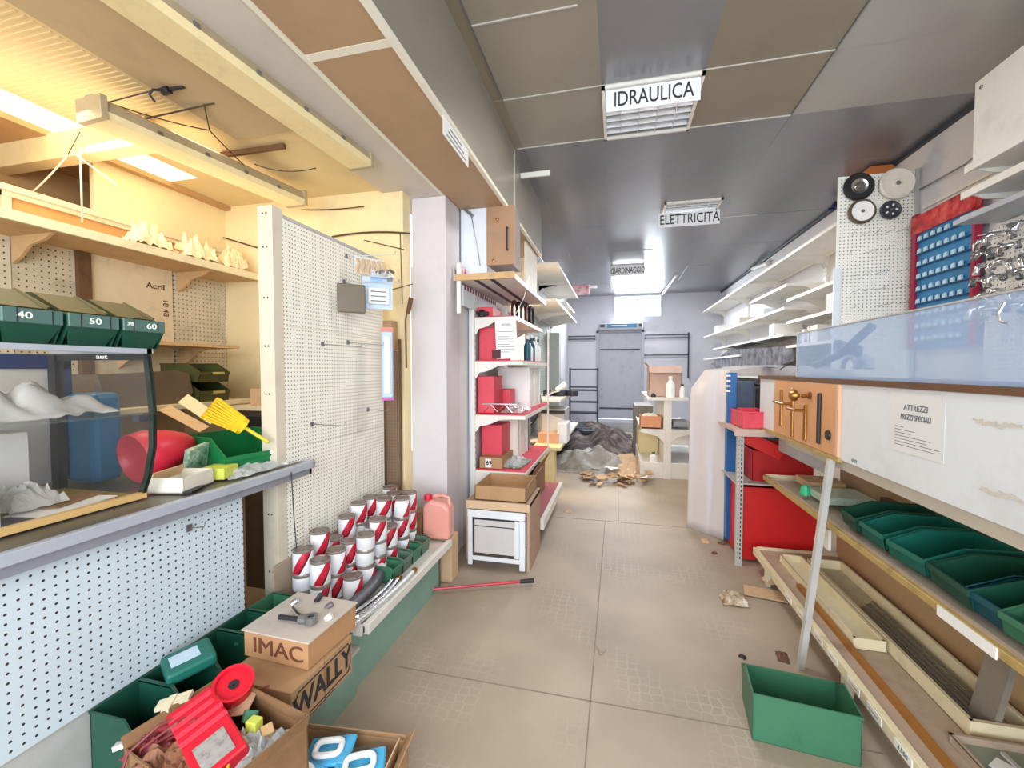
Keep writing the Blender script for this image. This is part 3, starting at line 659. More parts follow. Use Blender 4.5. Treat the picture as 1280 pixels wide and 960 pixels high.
r = thing('wall_shelf', 'short lower shelf on the left wall above the dark bins', 'shelf', (-2.75, 2.2, 1.54))
MB().box(-2.9, 1.86, 1.54, -2.58, 2.5, 1.56).build('board', M_wood, r)
for y in (1.95, 2.32): MB().prism([(-2.9, y, 1.54), (-2.62, y, 1.54), (-2.74, y, 1.51), (-2.8, y, 1.46), (-2.9, y, 1.4)], (0, .012, 0)).build('bracket', M_wood, r)
# cupboard row above the shelf
dd = [('left', -.6, 1.5), ('middle', 1.52, 2.05), ('right', 2.1, 2.62)]
for i, (n_, y0, y1) in enumerate((('a', -.1, 1.42), ('b', 1.46, 2.12), ('c', 2.16, 2.66))):
    r = thing('sliding_panel', ('orange-brown panel in a cream frame above the long shelf, nearest one', 'orange-brown panel in a cream frame above the long shelf, middle one', 'orange-brown panel in a cream frame above the long shelf, by the corner')[i], 'panel', (-2.88, (y0+y1)/2, 2.09), 'framed panels above the shelf')
    MB().box(-2.9, y0+.03, 2.1, -2.89, y1-.03, 2.25).build('panel', mat('tan_panel', '#d9a868', .6, var=.05), r)
    MB().box(-2.905, y0, 2.085, -2.875, y0+.035, 2.26).box(-2.905, y1-.035, 2.085, -2.875, y1, 2.26).box(-2.905, y0, 2.235, -2.87, y1, 2.265).build('frame', M_woodc, r)
for i, (y, sx) in enumerate(((1.95, .2), (2.25, .24), (2.5, .18))):
    tag(crumple('crumpled_paper', (-2.64, y, 2.092), .13, sx, .15, mat('yellowed_paper', '#e8dcb4', .7, var=.08), None, 20+i, n=12), ('crumpled yellowed paper on the long shelf, nearest heap', 'crumpled yellowed paper on the long shelf, middle heap', 'crumpled yellowed paper on the long shelf, heap by the corner')[i], 'paper', 'papers on the long shelf')
tag(MB().tube([(-2.62, 2.0, 2.13), (-2.6, 2.62, 2.10)], .008, 6).build('wooden_stick', M_wood), 'thin stick lying along the papers on the long shelf', 'stick')

# fluorescent lamps in left room
def batten(label, a, b_, hang=False):
    a = Vector(a); b_ = Vector(b_); v = b_-a; Ln = v.length
    r = thing('strip_lamp', label, 'lamp')
    MB().prism([(-.075, 0, 0), (.075, 0, 0), (.06, 0, .045), (.02, 0, .07), (-.02, 0, .07), (-.06, 0, .045)], (0, Ln, 0)).build('housing', M_lamp, r)
    MB().prism([(-.068, .02, -.03), (.068, .02, -.03), (.075, .02, 0), (-.075, .02, 0)], (0, Ln-.04, 0)).build('diffuser', M_diff, r)
    MB().box(-.078, -.004, -.034, .078, .02, .06).build('end_cap', M_lamp, r); MB().box(-.078, Ln-.02, -.034, .078, Ln+.004, .06).build('end_cap', M_lamp, r)
    for k in range(1, 5):
        for sx in (-.08, .072): MB().box(sx, Ln*k/5-.01, -.002, sx+.008, Ln*k/5+.01, .014).build('clip', M_grym, r)
    r.location = a; r.rotation_mode = 'QUATERNION'; r.rotation_quaternion = v.to_track_quat('Y', 'Z'); return r
batten('dusty fluorescent strip lamp hanging by wires in the left room', A(112, 140, Z=2.46), A(372, 252, Z=2.5))
batten('fluorescent strip lamp fixed along the white beam', A(115, -40, Z=2.56), A(452, 204, Z=2.56))
CB = 'loose cables under the left room ceiling'
for i, (a, b_, d, rr, m_, lb) in enumerate((
    (A(135, 128, Z=2.52), A(203, 110, Z=2.6), .0, .003, M_wire, 'cable from the hanging lamp end to the black ceiling hook'),
    (A(135, 128, Z=2.54), A(262, 163, Z=2.55), .01, .003, M_wire, 'cable running from the lamp end along above the hanging lamp'),
    (A(262, 163, Z=2.55), A(345, 238, Z=2.57), .02, .003, M_wire, 'cable continuing behind the hanging lamp toward the pegboard'),
    (A(175, 150, Z=2.56), A(268, 129, Z=2.6), .0, .004, M_wire, 'thin rod crossing above the hanging lamp'),
    (A(255, 130, Z=2.6), A(262, 163, Z=2.55), .0, .003, M_wire, 'short drop wire between rod and lamp cable'),
    (A(318, 205, Z=2.57), A(395, 210, Z=2.58), .03, .003, M_wire, 'sagging cable between the two strip lamps'),
    (A(100, 165, Z=2.5), A(85, 193, Z=2.45), .0, .002, M_wire, 'dark wire under the lamp end where the white cables meet'),
    (A(85, 193, Z=2.45), A(38, 242, Z=2.3), .01, .004, M_tile, 'white cable end hanging to the lower left'),
    (A(90, 190, Z=2.45), A(146, 231, Z=2.35), .0, .004, M_tile, 'white cable end hanging to the lower right'),
    (A(100, 185, Z=2.45), A(103, 278, Z=2.15), .0, .004, M_tile, 'white cable end hanging straight down'),
    (A(372, 262, Z=2.55), A(455, 258, Y=2.66), .01, .004, M_wire, 'cable run along the yellow wall top by the lamp end'),
    (A(415, 296, Y=2.68), A(513, 292, Y=2.68), -.02, .006, M_wire, 'dark cable looping across the yellow wall to the pillar'),
    (A(276, 296, Y=2.68), A(330, 312, Y=2.68), .0, .005, M_wire, 'cable on the yellow wall between corner and partition'),
    (A(455, 300, Y=2.68), A(505, 312, Y=2.68), .0, .003, M_wire, 'thin cable below the dark loop on the yellow wall'),
    (A(490, 362, Y=2.68), A(516, 355, Y=2.68), .0, .003, M_wire, 'short cable stub beside the pillar'),
    (A(500, 290, Y=2.685), A(503, 380, Y=2.685), .0, .003, M_wire, 'vertical cable down the yellow wall beside the pillar'))):
    tag(MB().tube(sag(a, b_, d), rr, 6).build('cable', m_), lb, 'cable', CB)
r = thing('ceiling_hook', 'black hooked bracket on the left room ceiling above the hanging lamp', 'hook', A(205, 113, Z=2.6))
MB().tube([A(230, 108, Z=2.6), A(210, 113, Z=2.59)], .008, 8).tube([A(212, 112, Z=2.59), A(204, 115, Z=2.585)], .016, 8).build('socket', M_dk, r)
MB().tube([A(204, 113, Z=2.585), A(191, 112, Z=2.57), A(187, 118, Z=2.55), A(194, 128, Z=2.53)], .005, 8).build('hook', M_dk, r)
tag(MB().box(-2.17, 2.0, 2.585, -1.75, 2.02, 2.61).build('ceiling_bar', M_woodd), 'brown bar on the left room ceiling near the beam end', 'bar')

# ================================================================== CANS SHELF
r = thing('floor_shelf', 'low white steel shelf with a pale green plinth under the partition', 'shelf', (-1.3, 1.5, 0))
MB().box(-1.5, 1.62, .262, -1.05, 2.56, .29).build('shelf_board', mat('low_shelf_top', '#cfcfc8', .5, var=.1), r)
MB().box(-1.06, 1.62, .255, -1.03, 2.58, .302).build('front_lip', M_steel, r, bevel=.003)
MB().box(-1.5, 1.61, .25, -1.06, 1.62, .3).build('end_lip', M_steel, r)
MB().box(-1.13, 1.602, 0, -1.10, 2.54, .262).build('plinth', M_teal, r)
MB().box(-1.5, 2.53, 0, -1.1, 2.56, .262).build('end_plate', M_grym, r)
p_ = thing('floor_platform', 'low grey-green base platform under the boxes and bins in the left foreground', 'platform', (-1.3, .9, 0))
MB().box(-1.5, -.2, .0, -1.08, 1.6, .20).build('base', M_teal, p_); MB().box(-1.505, -.2, .20, -1.06, 1.6, .215).build('top', M_steelg, p_)
MB().box(-1.516, 1.62, .29, -1.508, 2.56, .50).build('back_board', M_taupe, r)
# paint can: body + label + lid
M_canlab = mat('can_label', '#e8e8ea', .4, var=.03)
nt = M_canlab.node_tree; N = nt.nodes; L = nt.links; b = N['Principled BSDF']
tc = N.new('ShaderNodeTexCoord'); sp = N.new('ShaderNodeSeparateXYZ'); L.new(tc.outputs['Object'], sp.inputs[0])
at_ = N.new('ShaderNodeMath'); at_.operation = 'ARCTAN2'; L.new(sp.outputs['Y'], at_.inputs[0]); L.new(sp.outputs['X'], at_.inputs[1])
m1 = N.new('ShaderNodeMath'); m1.operation = 'MULTIPLY_ADD'; m1.inputs[1].default_value = -13; L.new(sp.outputs['Z'], m1.inputs[0]); L.new(at_.outputs[0], m1.inputs[2])
m2 = N.new('ShaderNodeMath'); m2.operation = 'WRAP'; m2.inputs[1].default_value = 0; m2.inputs[2].default_value = 3.1416; L.new(m1.outputs[0], m2.inputs[0])
cr = N.new('ShaderNodeValToRGB'); cr.color_ramp.interpolation = 'CONSTANT'; dv = N.new('ShaderNodeMath'); dv.operation = 'DIVIDE'; dv.inputs[1].default_value = 3.1416; L.new(m2.outputs[0], dv.inputs[0]); L.new(dv.outputs[0], cr.inputs[0])
cr.color_ramp.elements[0].color = hx('#e8e8ee'); cr.color_ramp.elements[1].position = .55; cr.color_ramp.elements[1].color = hx('#c01a34')
e = cr.color_ramp.elements.new(.80); e.color = hx('#5a1420'); e = cr.color_ramp.elements.new(.87); e.color = hx('#ececee')
L.new(cr.outputs[0], b.inputs['Base Color'])
M_cantin = mat('can_tin', '#a99f98', .35, .5, var=.12, vs=30)
def make_can(rad, h, m):
    r = thing('paint_can', 'x', 'paint can')
    MB().lathe([(.001, 0), (rad, 0), (rad, .004), (rad-.001, .006), (rad-.001, h-.008), (rad+.001, h-.005), (rad+.001, h), (rad-.003, h)], n=24).build('tin', M_cantin, r, smooth=True)
    MB().lathe([(rad-.0005, .008), (rad, .009), (rad, h-.012), (rad-.0005, h-.011)], n=24).build('label_band', m, r, smooth=True)
    MB().lathe([(rad-.002, h), (rad-.004, h-.004), (rad-.012, h-.004), (rad-.014, h-.001), (.001, h-.001)], n=24).build('lid', mat('can_lid', '#8d8079', .4, .5, var=.2, vs=25), r, smooth=True)
    return r
cA = make_can(.0455, .115, M_canlab); cB = make_can(.0455, .078, mat('plain_can_label', '#dfe0e6', .35, .1, var=.04))
usedA = usedB = False
rows = [(-1.43, 'back row'), (-1.335, 'middle row'), (-1.24, 'front row')]
spots = [  # x, y, [types bottom->top]
    (-1.42, 1.70, 'BBA'), (-1.325, 1.70, 'AA'), (-1.43, 1.83, 'ABA'), (-1.33, 1.815, 'AA'), (-1.235, 1.81, 'A'),
    (-1.43, 1.94, 'AA'), (-1.335, 1.93, 'AA'), (-1.24, 1.93, 'ABB'), (-1.43, 2.05, 'ABA'), (-1.335, 2.04, 'BA'), (-1.24, 2.05, 'ABA'),
    (-1.43, 2.17, 'AAA'), (-1.335, 2.16, 'AA'), (-1.43, 2.29, 'AAA'), (-1.335, 2.28, 'AAA'), (-1.24, 2.17, 'AA'),
    (-1.43, 2.41, 'AAB'), (-1.335, 2.40, 'AAA'), (-1.24, 2.31, 'AAA'), (-1.43, 2.51, 'AAA'), (-1.25, 2.43, 'AAA')]
spn = ['nearest the camera', 'second from the near end', 'third from the near end', 'fourth from the near end', 'in the far half', 'near the far end', 'at the far end']
k = 0
for x, y, st in spots:
    z = .291
    for li, t in enumerate(st):
        o = (cA, cB)[t == 'B']
        first = not (usedA if t == 'A' else usedB)
        rowname = 'wall-side row' if x < -1.4 else ('middle row' if x < -1.3 else 'aisle-side row')
        seq = sorted({q[1] for q in spots if ('wall-side row' if q[0] < -1.4 else ('middle row' if q[0] < -1.3 else 'aisle-side row')) == rowname})
        pos = ('first', 'second', 'third', 'fourth', 'fifth', 'sixth', 'seventh', 'eighth')[seq.index(y)]
        lv = 'single' if len(st) == 1 else ('bottom' if li == 0 else ('top' if li == len(st)-1 else 'middle'))
        lb = '%s red-striped paint can, %s stack from the camera in the %s' % (lv, pos, rowname)
        if t == 'B': lb = '%s squat plain paint can, %s stack from the camera in the %s' % (lv, pos, rowname)
        if first: c = o; usedA = usedA or t == 'A'; usedB = usedB or t == 'B'
        else: c = copy_tree(o)
        c['label'] = lb; c['group'] = 'paint cans on the low shelf'; c.location = (x+random.uniform(-.003, .003), y, z); c.rotation_euler = (0, 0, random.uniform(-.5, .9)+R(150))
        z += (.115 if t == 'A' else .078)+.001
# small green-grey bins in a row
for i in range(4):
    make_bin(('small grey-green bin on the low shelf, nearest of four', 'small grey-green bin on the low shelf, second of four', 'small grey-green bin on the low shelf, third of four', 'small grey-green bin on the low shelf, farthest, beside the jerrican')[i], .10, .15, .085, M_grayg if i % 2 else M_gplug, (-1.115, 2.03+i*.115, .291), R(90), 'small bins on the low shelf', front=.85, lip=.15)
# jerrican
r = thing('jerrican', 'translucent pink plastic jerrican with a red cap at the end of the low shelf', 'jerrican')
MB().prism([(-.09, -.06, 0), (.09, -.06, 0), (.09, -.06, .2), (.055, -.06, .235), (-.045, -.06, .25), (-.09, -.06, .21)], (0, .12, 0)).build('body', M_jerr, r, bevel=.02, seg=3)
MB().prism([(-.082, -.052, .01), (.082, -.052, .01), (.082, -.052, .15), (-.082, -.052, .15)], (0, .104, 0)).build('liquid', mat('pink_liquid', '#e8a090', .4, var=.04), r, bevel=.015)
MB().tube([(.075, 0, .2), (.07, 0, .26), (.02, 0, .275), (-.03, 0, .262)], .013, 8).build('handle', M_jerr, r, smooth=True)
MB().lathe([(.001, .035), (.024, .034), (.026, .03), (.026, 0), (.001, 0)], (-.07, 0, .24), 16).build('cap', M_red, r, smooth=True)
put(r, (-1.13, 2.6, .303), (0, 0, R(5)))
tag(MB().box(-1.4, 2.6, 0, -1.04, 2.72, .3).build('wooden_block', M_kraftl, bevel=.004), 'low wooden block under the jerrican at the foot of the pillar', 'block')
tag(MB().box(-1.33, 2.56, .303, -1.23, 2.7, .45).build('carton', M_kraftd), 'brown carton behind the paint cans next to the jerrican', 'box')
# chrome hoses
def hose(label, pts, rr, m, endm=None, tipr=None):
    r = thing('flexible_hose', label, 'hose', pts[0], 'flexible hoses on the low shelf')
    P = []
    n = 26; pts = [Vector(p) for p in pts]
    def bez(t): a, b, c, d = pts; return a*(1-t)**3+b*3*t*(1-t)**2+c*3*t*t*(1-t)+d*t**3
    mb = MB(); C = [bez(i/n) for i in range(n+1)]; mb.tube(C, rr, 10)
    for i in range(1, n*2): q = bez(i/(n*2)); q2 = bez(i/(n*2)+.005); mb.tube([q, q2], rr*1.09, 10)
    mb.build('hose', m, r, smooth=True)
    for a, b_ in ((C[0], C[1]), (C[-1], C[-2])): d = (a-b_).normalized(); MB().tube([a, a+d*.03], tipr or rr*1.15, 10).build('end_fitting', endm or M_brass, r)
    return r
Z0 = .305
hose('thick grey corrugated hose with a white collar beside the small bins', [(-1.17, 1.66, .32), (-1.16, 1.8, .33), (-1.16, 1.92, .33), (-1.2, 2.0, .34)], .027, M_grym, M_paper)
hose('thin chrome hose next to the thick grey hose', [(-1.2, 1.53, Z0), (-1.12, 1.68, Z0), (-1.1, 1.85, Z0), (-1.13, 2.0, Z0)], .012, M_chr)
hose('chrome hose in the middle of the bundle on the low shelf', [(-1.15, 1.5, Z0), (-1.085, 1.65, Z0), (-1.075, 1.85, Z0), (-1.1, 2.0, Z0)], .013, M_chr)
hose('outermost pale chrome hose along the shelf lip', [(-1.1, 1.5, Z0), (-1.055, 1.7, Z0+.01), (-1.05, 1.9, Z0+.01), (-1.055, 2.08, Z0+.01)], .013, mat('pale_chrome', '#dcdfe0', .25, .7, var=.03))
tag(MB().tube([(-1.12, 1.6, Z0), (-1.1, 1.645, Z0)], .017, 12).tube([(-1.1, 1.645, Z0), (-1.09, 1.67, Z0)], .01, 10).build('pipe_fitting', M_chr), 'short chrome fitting lying on the hoses', 'fitting')
# hook + white ring on plinth
tag(MB().tube([(-1.095, 1.58, .2), (-1.085, 1.58, .21), (-1.085, 1.58, .13), (-1.095, 1.58, .12)], .004, 8).build('cable_loop', M_paper), 'white wire loop on the pale green plinth', 'loop')

# red and black long handled tool on the floor
r = thing('long_handled_dustpan', 'red long-handled tool with a black grip lying on the floor by the shelf', 'tool', (-.8, 2.55, 0))
a, b_ = A(525, 738, Z=.03), A(650, 727, Z=.03)
MB().tube([a, b_], .009, 8).build('shaft', mat('red_shaft', '#c02a3c', .35, var=.05), r)
MB().tube([b_, b_+(b_-a).normalized()*.09], .013, 8, r2=.016).build('grip', M_blk, r)
MB().tube([A(505, 741, Z=.05), A(524, 738, Z=.03)], .022, 8, r2=.009).cbox(A(508, 742, Z=.07), (.05, .09, .06), (.3, .2, .6)).build('head', mat('dark_red_plastic', '#8c1224', .4, var=.05), r, bevel=.004)

# ------------------------------------------------------------------ boxes in the left foreground
SZ = .216
r = thing('wally_carton', 'kraft carton printed WALLY on the low shelf under the IMAC box', 'box')
bb_ = MB().box(-.14, -.18, 0, .14, .18, .148).build('box_body', M_kraft, r, bevel=.002)
mb = MB(); yc = .0; 
hexp = [(-.165, .02), (-.165, .10), (-.145, .128), (.15, .128), (.165, .11), (.165, .045), (.15, .018)]
for i in range(len(hexp)):
    (y0, z0), (y1, z1) = hexp[i], hexp[(i+1) % len(hexp)]
    mb.tube([(.1405, y0, z0), (.1405, y1, z1)], .0025, 5)
mb.box(.14, -.12, .006, .1412, .06, .009)
mb.build('printed_outline', M_ink, bb_)
text('printed_word', 'WALLY', .104, M_ink, bb_, (.1408, 0, .073), FR, 1.0, .003)
MB().box(.1402, -.003, 0, .1408, .003, .148).build('seam', M_kraftd, r)
put(r, (-1.143, 1.30, SZ), (0, 0, R(-1)), (1, .88, .99))
r = thing('imac_carton', 'kraft carton printed IMAC with a grey lid, stacked on the WALLY box', 'box')
MB().box(-.14, -.13, 0, .14, .13, .095).build('box_body', mat('imac_card', '#b98b62', .8, var=.1, vs=9), r, bevel=.002)
MB().cbox((.0, .0, .0975), (.29, .27, .005), (0, 0, R(1))).build('lid', mat('grey_card_lid', '#c4bab0', .7, var=.08), r)
text('printed_word', 'IMAC', .078, mat('brown_print', '#6c3d2c', .7, var=0), r, (.01, -.1308, .046), FC, 1.2, 0)
text('printed_word', 'IMAC', .078, MATS['brown_print'], r, (.0125, -.1309, .047), FC, 1.2, 0)
put(r, (-1.155, 1.375, SZ+.149), (0, 0, R(-3)))
IZ = SZ+.149+.1015
r = thing('pipe_clamp', 'dark metal clamp with a long arm lying on the IMAC box', 'tool', (-1.155, 1.375, IZ))
MB().tube([(-1.22, 1.33, IZ+.008), (-1.13, 1.33, IZ+.012)], .009, 8).build('arm', M_dk, r)
MB().tube([(-1.13, 1.33, IZ+.012), (-1.10, 1.335, IZ+.014)], .018, 10).lathe([(.012, -.012), (.024, -.012), (.024, .012), (.012, .012), (.012, -.012)], (-1.085, 1.335, IZ+.016), 16).build('head', M_grym, r)
MB().tube([(-1.22, 1.40, IZ+.006), (-1.17, 1.365, IZ+.01), (-1.11, 1.345, IZ+.01)], .004, 6).build('wire_arm', M_dk, r)
for i, (x, y, l_, m_, lb) in enumerate(((-1.17, 1.47, .0, M_dk, 'small black cap standing at the back of the IMAC box'), (-1.05, 1.37, .0, M_paper, 'white plastic fitting at the right edge of the IMAC box'), (-1.25, 1.43, .0, M_chr, 'chrome fitting on the left corner of the IMAC box'), (-1.1, 1.44, 0, M_grym, 'small grey stub in the middle of the IMAC box'))):
    tag(MB().tube([(x, y, IZ-.002), (x+.018, y+.01, IZ+.012 if i else IZ+.025)], .011, 10).build('pipe_fitting', m_), lb, 'fitting', 'small parts on the IMAC box')
# green bins along the counter front
ydat = [(.97, .14, M_gdark), (1.11, .14, M_gdark), (1.25, .14, M_gdark), (1.39, .14, M_gdark), (1.53, .14, M_gplug)]
lbs = ['dark green bin against the pegboard front, nearest of the row', 'dark green bin with a teal lid laid across, second of the row', 'dark green bin in the middle of the row below the pegboard', 'dark green bin holding cards, fourth of the row', 'dark green empty bin at the far end of the row by the post']
for i, (y, w_, m_) in enumerate(ydat):
    make_bin(lbs[i], w_-.006, .19, .18, m_, (-1.305, y, SZ), R(90), 'green bins along the counter front', front=.6, lip=.3)
r = thing('bin_lid_box', 'teal plastic box with a white label lying on the second green bin', 'box')
MB().box(-.07, -.06, 0, .07, .06, .045).build('body', M_gteal, r, bevel=.012, seg=2); MB().box(-.05, -.03, .0452, .03, .03, .0462).build('paper_label', mat('label_blue', '#c3d8e8', .5, var=.1), r); put(r, (-1.40, 1.13, SZ+.175), (R(4), R(-6), R(60)))
for i in range(4):
    tag(MB().cbox((-1.39+.02*i, 1.36+.012*i, SZ+.15+.007*i), (.08, .08, .008), (.15, -.2, .5+i*.15)).build('card_pack', (M_gplug, M_wood, M_kraftd, M_wood)[i]), ('green card on top of the fourth bin', 'tan card second in the stack in the fourth bin', 'brown card third in the stack in the fourth bin', 'lowest tan card in the fourth bin')[i], 'card', 'cards in the fourth bin')
# cardboard box with red things (near)
carton('cardboard_box', 'open kraft carton filled with red packages in the left foreground', 'box', .38, .27, .16, (-1.07, .94, .217), R(-12), M_kraftd, (('x+', .04, 15), ('y+', .04, -10), ('x-', .03, 30)))
for i, (x, y, z, m_, lb) in enumerate(((-1.24, .92, .33, mat('maroon_wrap', '#7c2c34', .45, var=.35, vs=18, tint='#c25a5e'), 'crumpled maroon wrapping at the left end of the foreground carton'), (-1.16, .86, .33, mat('brown_wrap', '#8a5b42', .7, var=.3, vs=14), 'crumpled brown paper at the near edge of the foreground carton'), (-1.2, 1.0, .34, mat('rust_wrap', '#a0524a', .55, var=.3, vs=14), 'crumpled rust-coloured wrapping behind the red packages'))):
    tag(crumple('crumpled_wrapping', (x, y, z), .15, .13, .06, m_, None, 90+i, n=14, rot=i), lb, 'wrapping')
tag(MB().cbox((-1.29, .99, .40), (.09, .035, .01), (.1, -.2, .5)).cbox((-1.29, .975, .402), (.02, .06, .008), (.1, -.2, .5)).build('white_tool', M_woodc), 'cream plastic clip sticking out left of the red packages', 'clip')
r = thing('plastic_spool', 'bright red plastic spool on top of the foreground carton', 'spool')
MB().lathe([(.013, .0), (.05, .0), (.052, .003), (.05, .07), (.056, .078), (.056, .082), (.048, .08), (.046, .068), (.016, .066), (.014, .07)], n=32).build('spool_body', M_red, r, smooth=True)
MB().lathe([(.002, .0685), (.015, .0695), (.015, .06)], n=16).build('hub_hole', M_dk, r); put(r, (-1.15, 1.07, .375), (R(20), R(18), 0), 1.0)
r = thing('red_package', 'red boxed package with a clear window tilted in the foreground carton', 'package')
MB().box(-.12, -.05, 0, .12, .05, .045).build('box', M_red, r, bevel=.004); MB().box(.03, -.035, .0455, .105, .03, .0475).build('window', mat('grey_window', '#a39c98', .25, var=.3, vs=40), r)
mb = MB()
for k in range(4): mb.box(-.1+k*.03, -.05, .0455, -.085+k*.03, .05, .0475)
mb.build('ridges', mat('light_red', '#e33a4e', .4, var=.08), r); put(r, (-1.10, .94, .355), (R(16), R(8), R(-24)), 1.15)
r = thing('red_package', 'crushed red and brown package behind the windowed red one', 'package')
MB().box(-.09, -.045, 0, .09, .045, .04).build('box', mat('dull_red', '#b0303a', .5, var=.15), r, bevel=.005); MB().cbox((-.12, 0, .02), (.06, .03, .012)).build('tab', M_paper, r); put(r, (-1.24, .975, .335), (R(-8), R(-12), R(30)), 1.1)
for i in range(5):
    a = Vector((-1.26+i*.02, .84+i*.02, .375)); tag(MB().tube([a+Vector((0, -.03, -.08)), a, a+Vector((.03+.02*i, .06, .035)), a+Vector((.06, .12, .03)), a+Vector((.11, .2, .0+i*.004))], .0035, 6).build('cable', mat('dull_red_cable', '#8b3a3c', .5, var=.1)), ('dull red cable over the foreground carton, leftmost of the tangle', 'dull red cable over the foreground carton, second from the left', 'dull red cable over the foreground carton, middle of the tangle', 'dull red cable over the foreground carton, fourth from the left', 'dull red cable over the foreground carton, rightmost of the tangle')[i], 'cable', 'red cables in the foreground carton')
tag(MB().cbox((-1.12, 1.03, .385), (.12, .07, .003), (.25, -.15, .3)).build('cardboard_scrap', M_kraftl), 'torn cardboard flap in front of the red spool', 'cardboard')
tag(crumple('plastic_bag', (-.98, .95, .33), .14, .16, .06, M_film, None, 31, n=14), 'clear bag of small fittings in the right end of the foreground carton', 'bag')
for i, (x, y, z, m_, lb) in enumerate(((-1.0, .99, .385, M_yelp, 'yellow small box in the foreground carton'), (-1.035, 1.01, .385, M_gplug, 'green small box touching the yellow one'), (-.985, .94, .37, mat('silver_foil', '#c8c8c6', .2, .8, var=.3, vs=40), 'silver foil pack below the yellow box'), (-.955, .99, .37, M_wood, 'tan slim box at the carton edge'), (-.99, .88, .36, M_yel, 'small bright yellow tab near the carton bottom'))):
    tag(MB().cbox((x, y, z), (.035, .03, .03), (i, .4*i, i*.8)).build('small_box', m_, bevel=.002), lb, 'box', 'small boxes in the foreground carton')
# blue packages carton
carton('cardboard_box', 'open carton of blue packages at the bottom edge of the picture', 'box', .4, .3, .17, (-.85, 1.10, 0), R(6), M_kraft, (('x+', .05, 35), ('x-', .04, 10), ('y+', .03, -25)))
tag(MB().cbox((-.68, 1.11, .12), (.004, .27, .15), (0, .15, R(6))).build('cardboard_divider', M_kraftl), 'loose cardboard strip inside the right side of the blue-package carton', 'cardboard')
for i, (x, y, z, rz, lb) in enumerate(((-.88, 1.16, .175, .2, 'blue blister pack with a white oval handle, farthest in its carton'), (-.76, 1.14, .17, .45, 'blue blister pack with a white oval handle at the right of its carton'), (-.93, 1.08, .16, -.1, 'blue blister pack with a white handle at the left of its carton'), (-.82, 1.03, .15, .1, 'blue blister pack half hidden at the near side of its carton'))):
    r = thing('blister_pack', lb, 'package', group='blue packs in the carton')
    MB().box(-.065, -.04, 0, .065, .04, .012).build('card', M_cyan, r, bevel=.004)
    mb = MB(); pts = [Vector((.036*math.copysign(abs(math.cos(t))**.5, math.cos(t)), .02*math.copysign(abs(math.sin(t))**.6, math.sin(t)), .02)) for t in [2*PI*q/20 for q in range(21)]]
    mb.tube(pts, .008, 8); mb.build('oval_handle', M_paper, r, smooth=True)
    MB().box(-.067, -.042, .012, .067, .042, .03).build('blister', M_glass, r, bevel=.01); put(r, (x, y, z), (R(12), R(-8+6*i), rz), 1.15)
# white/grey plate on left floor edge

# ================================================================== CENTRE LEFT SHELVING
UY0, UY1 = 3.3, 4.5
r = wall_shelving('shelving_unit', 'white shelving unit with red-lined shelves beside the pillar', -1.14, 1, UY0, UY1,
    [(.58, .45, UY0, UY1), (1.03, .44, UY0, UY1), (1.46, .42, UY0, UY1), (1.81, .37, UY0, UY1)], (UY0-.002, UY1-.02), upr=(.0, 2.0), hh=.13)
MB().box(-.715, UY1-.02, .58, -.70, UY1, 1.81).build('front_post', M_steel, r)
MB().box(-1.13, UY0, .17, -.58, UY1, .2).build('base_shelf', M_shred, r)
MB().box(-.585, UY0, .14, -.55, UY1, .21).box(-1.13, UY0-.01, .0, -.6, UY0, .17).build('base_lip', M_steel, r)
for z, d in ((.582, .42), (1.032, .41), (1.462, .39), (1.812, .34)):
    MB().box(-1.11, UY0+.01, z, -1.14+d+.02, UY1-.01, z+.006).build('shelf_lining', M_pink if z < 1.5 else mat('dark_pink_lining', '#b8405a', .5, var=.1), r)
MB().box(-1.17, UY0+.02, .2, -1.145, UY0+.36, 2.05).build('back_panel', M_white, r)
# red back boxes
RB = 'coral red boxes on the red-lined shelves'
for i, (z, h, y0, y1, x1, lb) in enumerate(((1.47, .27, 3.4, 3.7, -.92, 'coral red box behind the paper notice on the second shelf'), (1.04, .30, 3.36, 3.62, -.97, 'coral red box at the left of the third shelf'), (1.04, .18, 3.64, 3.8, -.9, 'smaller coral red box behind the other on the third shelf'), (.592, .34, 3.45, 4.1, -.93, 'coral red panel box at the back of the lowest lined shelf'), (1.82, .08, 3.36, 3.6, -.98, 'flat coral red box on the top shelf of the unit'))):
    tag(MB().box(-1.11, y0, z, x1, y1, z+h).build('red_box', M_pink, bevel=.004), lb, 'box', RB)
o = tag(MB().cbox((-.85, 3.288, 1.63), (.17, .002, .3), (0, R(-3), 0)).build('paper_notice', M_paper), 'printed white paper notice hung on the front of the red-lined shelving', 'notice')
mb = MB()
for k in range(9): mb.box(-.92, 3.2865, 1.53+k*.02, -.92+(.13 if k % 3 else .1), 3.287, 1.534+k*.02)
mb.build('printed_lines', M_inkg, o)
text('printed_heading', 'AVVISO', .022, M_inkg, o, (-.85, 3.2865, 1.745), FC, 1, .0004)
tag(MB().cbox((-.93, 3.285, 1.515), (.07, .004, .07)).build('price_tag', mat('maroon_tag', '#4a1018', .5, var=0)), 'dark maroon square tag at the lower corner of the paper notice', 'tag')
